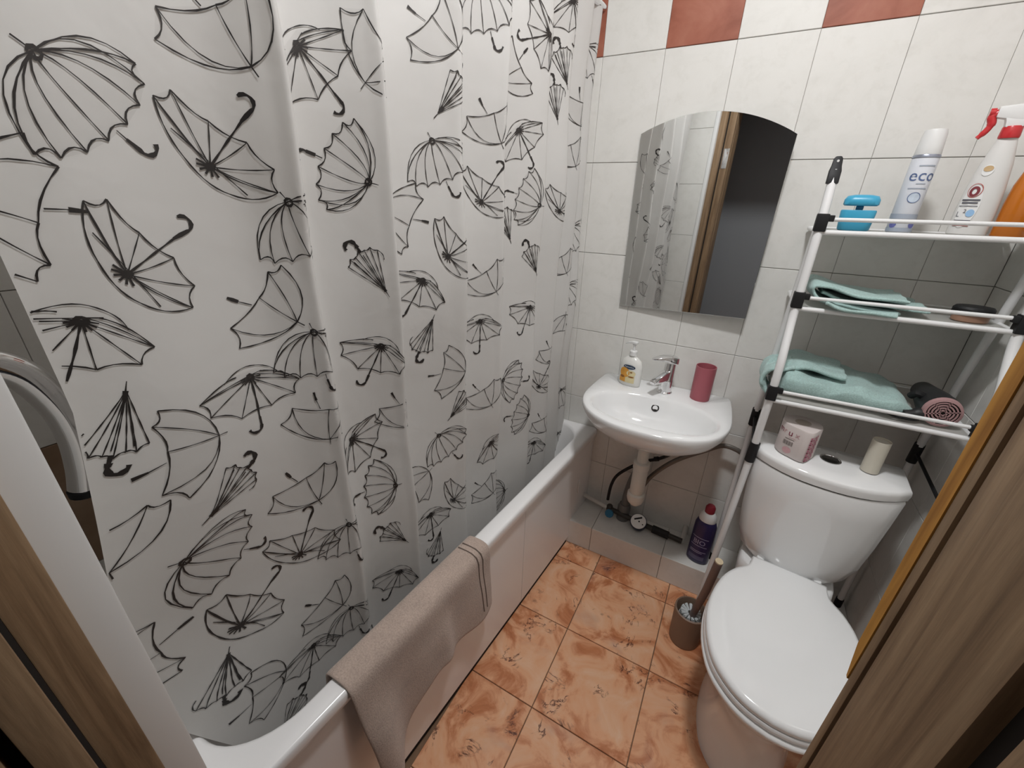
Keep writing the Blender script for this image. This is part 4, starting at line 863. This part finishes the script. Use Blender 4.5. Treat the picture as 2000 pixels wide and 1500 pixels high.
ribbon_towel('inner_fold', t2, [(0.985, 0, z2 + 0.014), (0.90, 0, z2 + 0.014), (0.82, 0, z2 + 0.017), (0.775, 0, z2 + 0.026), (0.755, 0, z2 + 0.036)], -0.245, -0.07, 0.008, MINT, seed=5)
ribbon_towel('front_flap', t2, [(0.915, -0.0, z2 + 0.002), (0.86, 0, z2 - 0.001), (0.80, 0, z2 + 0.003), (0.765, 0, z2 + 0.014)], -0.292, -0.262, 0.008, MINT, seed=6, ny=4)
t3 = thing('folded_towel', 'thick mint bath towel bundled on the lowest shelf', 'towel', (0, 0, 0))
z3 = 0.9668
def bundle():
    NX, NA = 34, 28; R = []
    for i in range(NX + 1):
        t = i / NX; x = 0.722 + 0.302 * t; tap = min(1, (1 - t) / 0.16) ** 0.6 if t > 0.84 else 1.0
        h = (0.072 - 0.018 * t) * (0.35 + 0.65 * tap) * (0.92 + 0.08 * math.sin(t * 14)); y0, y1 = -0.308 + 0.03 * (1 - tap), -0.075
        ring = []
        for k in range(NA):
            a = 2 * PI * k / NA; c, s_ = math.cos(a), math.sin(a); p = 0.55
            yy = (y0 + y1) / 2 + (y1 - y0) / 2 * math.copysign(abs(c) ** p, c); zq = z3 + h / 2 + 0.002 + h / 2 * math.copysign(abs(s_) ** p, s_)
            bmp = 0.004 * math.sin(9 * a + 11 * t) + 0.004 * math.sin(23 * t + 3 * a)
            ring.append(Vector((x + 0.004 * math.sin(3 * a), yy, max(z3 + 0.0005, zq + bmp * (1 if s_ > 0 else 0)))))
        R.append(ring)
    return MB().rings(R).build('bundle', MINT, t3, angle=3.2, subsurf=1)
bundle()
ribbon_towel('hanging_end', t3, [(0.745, 0, z3 + 0.078), (0.715, 0, z3 + 0.070), (0.690, 0, z3 + 0.062), (0.680, 0, z3 + 0.040), (0.684, 0, z3 + 0.012), (0.700, 0, z3 - 0.006)], -0.285, -0.14, 0.010, MINT, jit=0.004, seed=8)
ribbon_towel('top_fold', t3, [(0.725, 0, z3 + 0.060), (0.76, 0, z3 + 0.083), (0.82, 0, z3 + 0.078), (0.87, 0, z3 + 0.071)], -0.27, -0.10, 0.012, MINT, jit=0.003, seed=9)
# compact on the middle shelf
cpt = thing('powder_compact', 'round black compact with copper base on the middle shelf', 'compact', (1.068, -0.20, 1.2158))
MB().lathe([(0.030, 0.0), (0.034, 0.003), (0.034, 0.017), (0.032, 0.019)], seg=28, sy=0.8).build('base', mat('copper_plastic', (0.33, 0.19, 0.13), 0.35), cpt)
MB().lathe([(0.036, 0.019), (0.038, 0.021), (0.038, 0.032), (0.034, 0.037), (0.0, 0.038)], seg=28, sy=0.85, cap1=False).build('lid', BLACK, cpt)
# hair dryer on the lowest shelf
hd = thing('hair_dryer', 'black hair dryer with pink round grille on the lowest shelf', 'hair dryer', (1.066, -0.22, z3 + 0.040))
Mh = Matrix.Rotation(PI / 2, 4, 'X')
BLK2 = mat('charcoal_plastic', (0.02, 0.02, 0.021), 0.45); PNK = mat('dusty_pink_plastic', (0.42, 0.25, 0.25), 0.4)
MB().lathe([(0.020, -0.09), (0.024, -0.08), (0.030, -0.03), (0.037, 0.02), (0.0385, 0.05), (0.038, 0.075)], seg=30, M=Mh).build('barrel', BLK2, hd)
MB().lathe([(0.0385, 0.073), (0.0365, 0.082), (0.031, 0.0835), (0.0305, 0.0815)], seg=30, cap0=False, cap1=False, M=Mh).build('grille_ring', PNK, hd)
MB().lathe([(0.0, 0.0795), (0.034, 0.0795)], seg=30, cap0=False, cap1=False, M=Mh).build('grille_back', DARK, hd)
for r_ in (0.007, 0.0135, 0.020, 0.0265): MB().lathe([(r_ - 0.0018, 0.081), (r_ - 0.0015, 0.0825), (r_ + 0.0015, 0.0825), (r_ + 0.0018, 0.081)], seg=30, cap0=False, cap1=False, M=Mh).build('grille_rib', PNK, hd)
for k in range(6):
    a = PI * k / 3 + 0.3; MB().box(0.004, 0.032, -0.0013, 0.0013, 0.081, 0.0825, Mh @ Matrix.Rotation(a, 4, 'Z')).build('grille_spoke', PNK, hd, smooth=False)
MB().tube(smoothpath([(-0.015, -0.055, -0.004), (-0.035, -0.07, -0.014), (-0.055, -0.078, -0.020), (-0.07, -0.082, -0.022)], 5), [0.014] * 8 + [0.012] * 8, 14).build('handle', BLK2, hd)
MB().tube(smoothpath([(-0.03, -0.03, 0.018), (-0.045, -0.03, 0.022), (-0.05, -0.02, 0.01)], 4), 0.009, 10).build('switch', BLACK, hd)
cd = [(-0.05 - 0.028 * math.cos(t * 1.0) - 0.004 * t, -0.075 + 0.018 * math.sin(t), -0.034 + 0.0012 * t) for t in [0.5 * k for k in range(32)]]
MB().tube([(-0.07, -0.082, -0.028)] + cd, 0.0032, 8).build('cord', BLACK, hd)

# ------------------------------------------------------------------ flush ceiling lamp
lm = thing('ceiling_lamp', 'round flush white ceiling lamp', 'lamp', LAMP_POS)
MB().lathe([(LAMP_R + 0.02, ZC - LAMP_POS[2]), (LAMP_R + 0.02, 0.0), (LAMP_R + 0.012, -0.008), (LAMP_R, -0.008), (LAMP_R, 0.004)], seg=36, cap1=False).build('housing', WPLAS, lm)
MB().lathe([(LAMP_R, -0.002), (LAMP_R * 0.6, -0.004), (0.004, -0.005)], seg=36, cap0=False).build('diffuser', mat('lamp_glass', (0.98, 0.99, 1.0), 0.5, emit=LAMP_STRENGTH), lm)
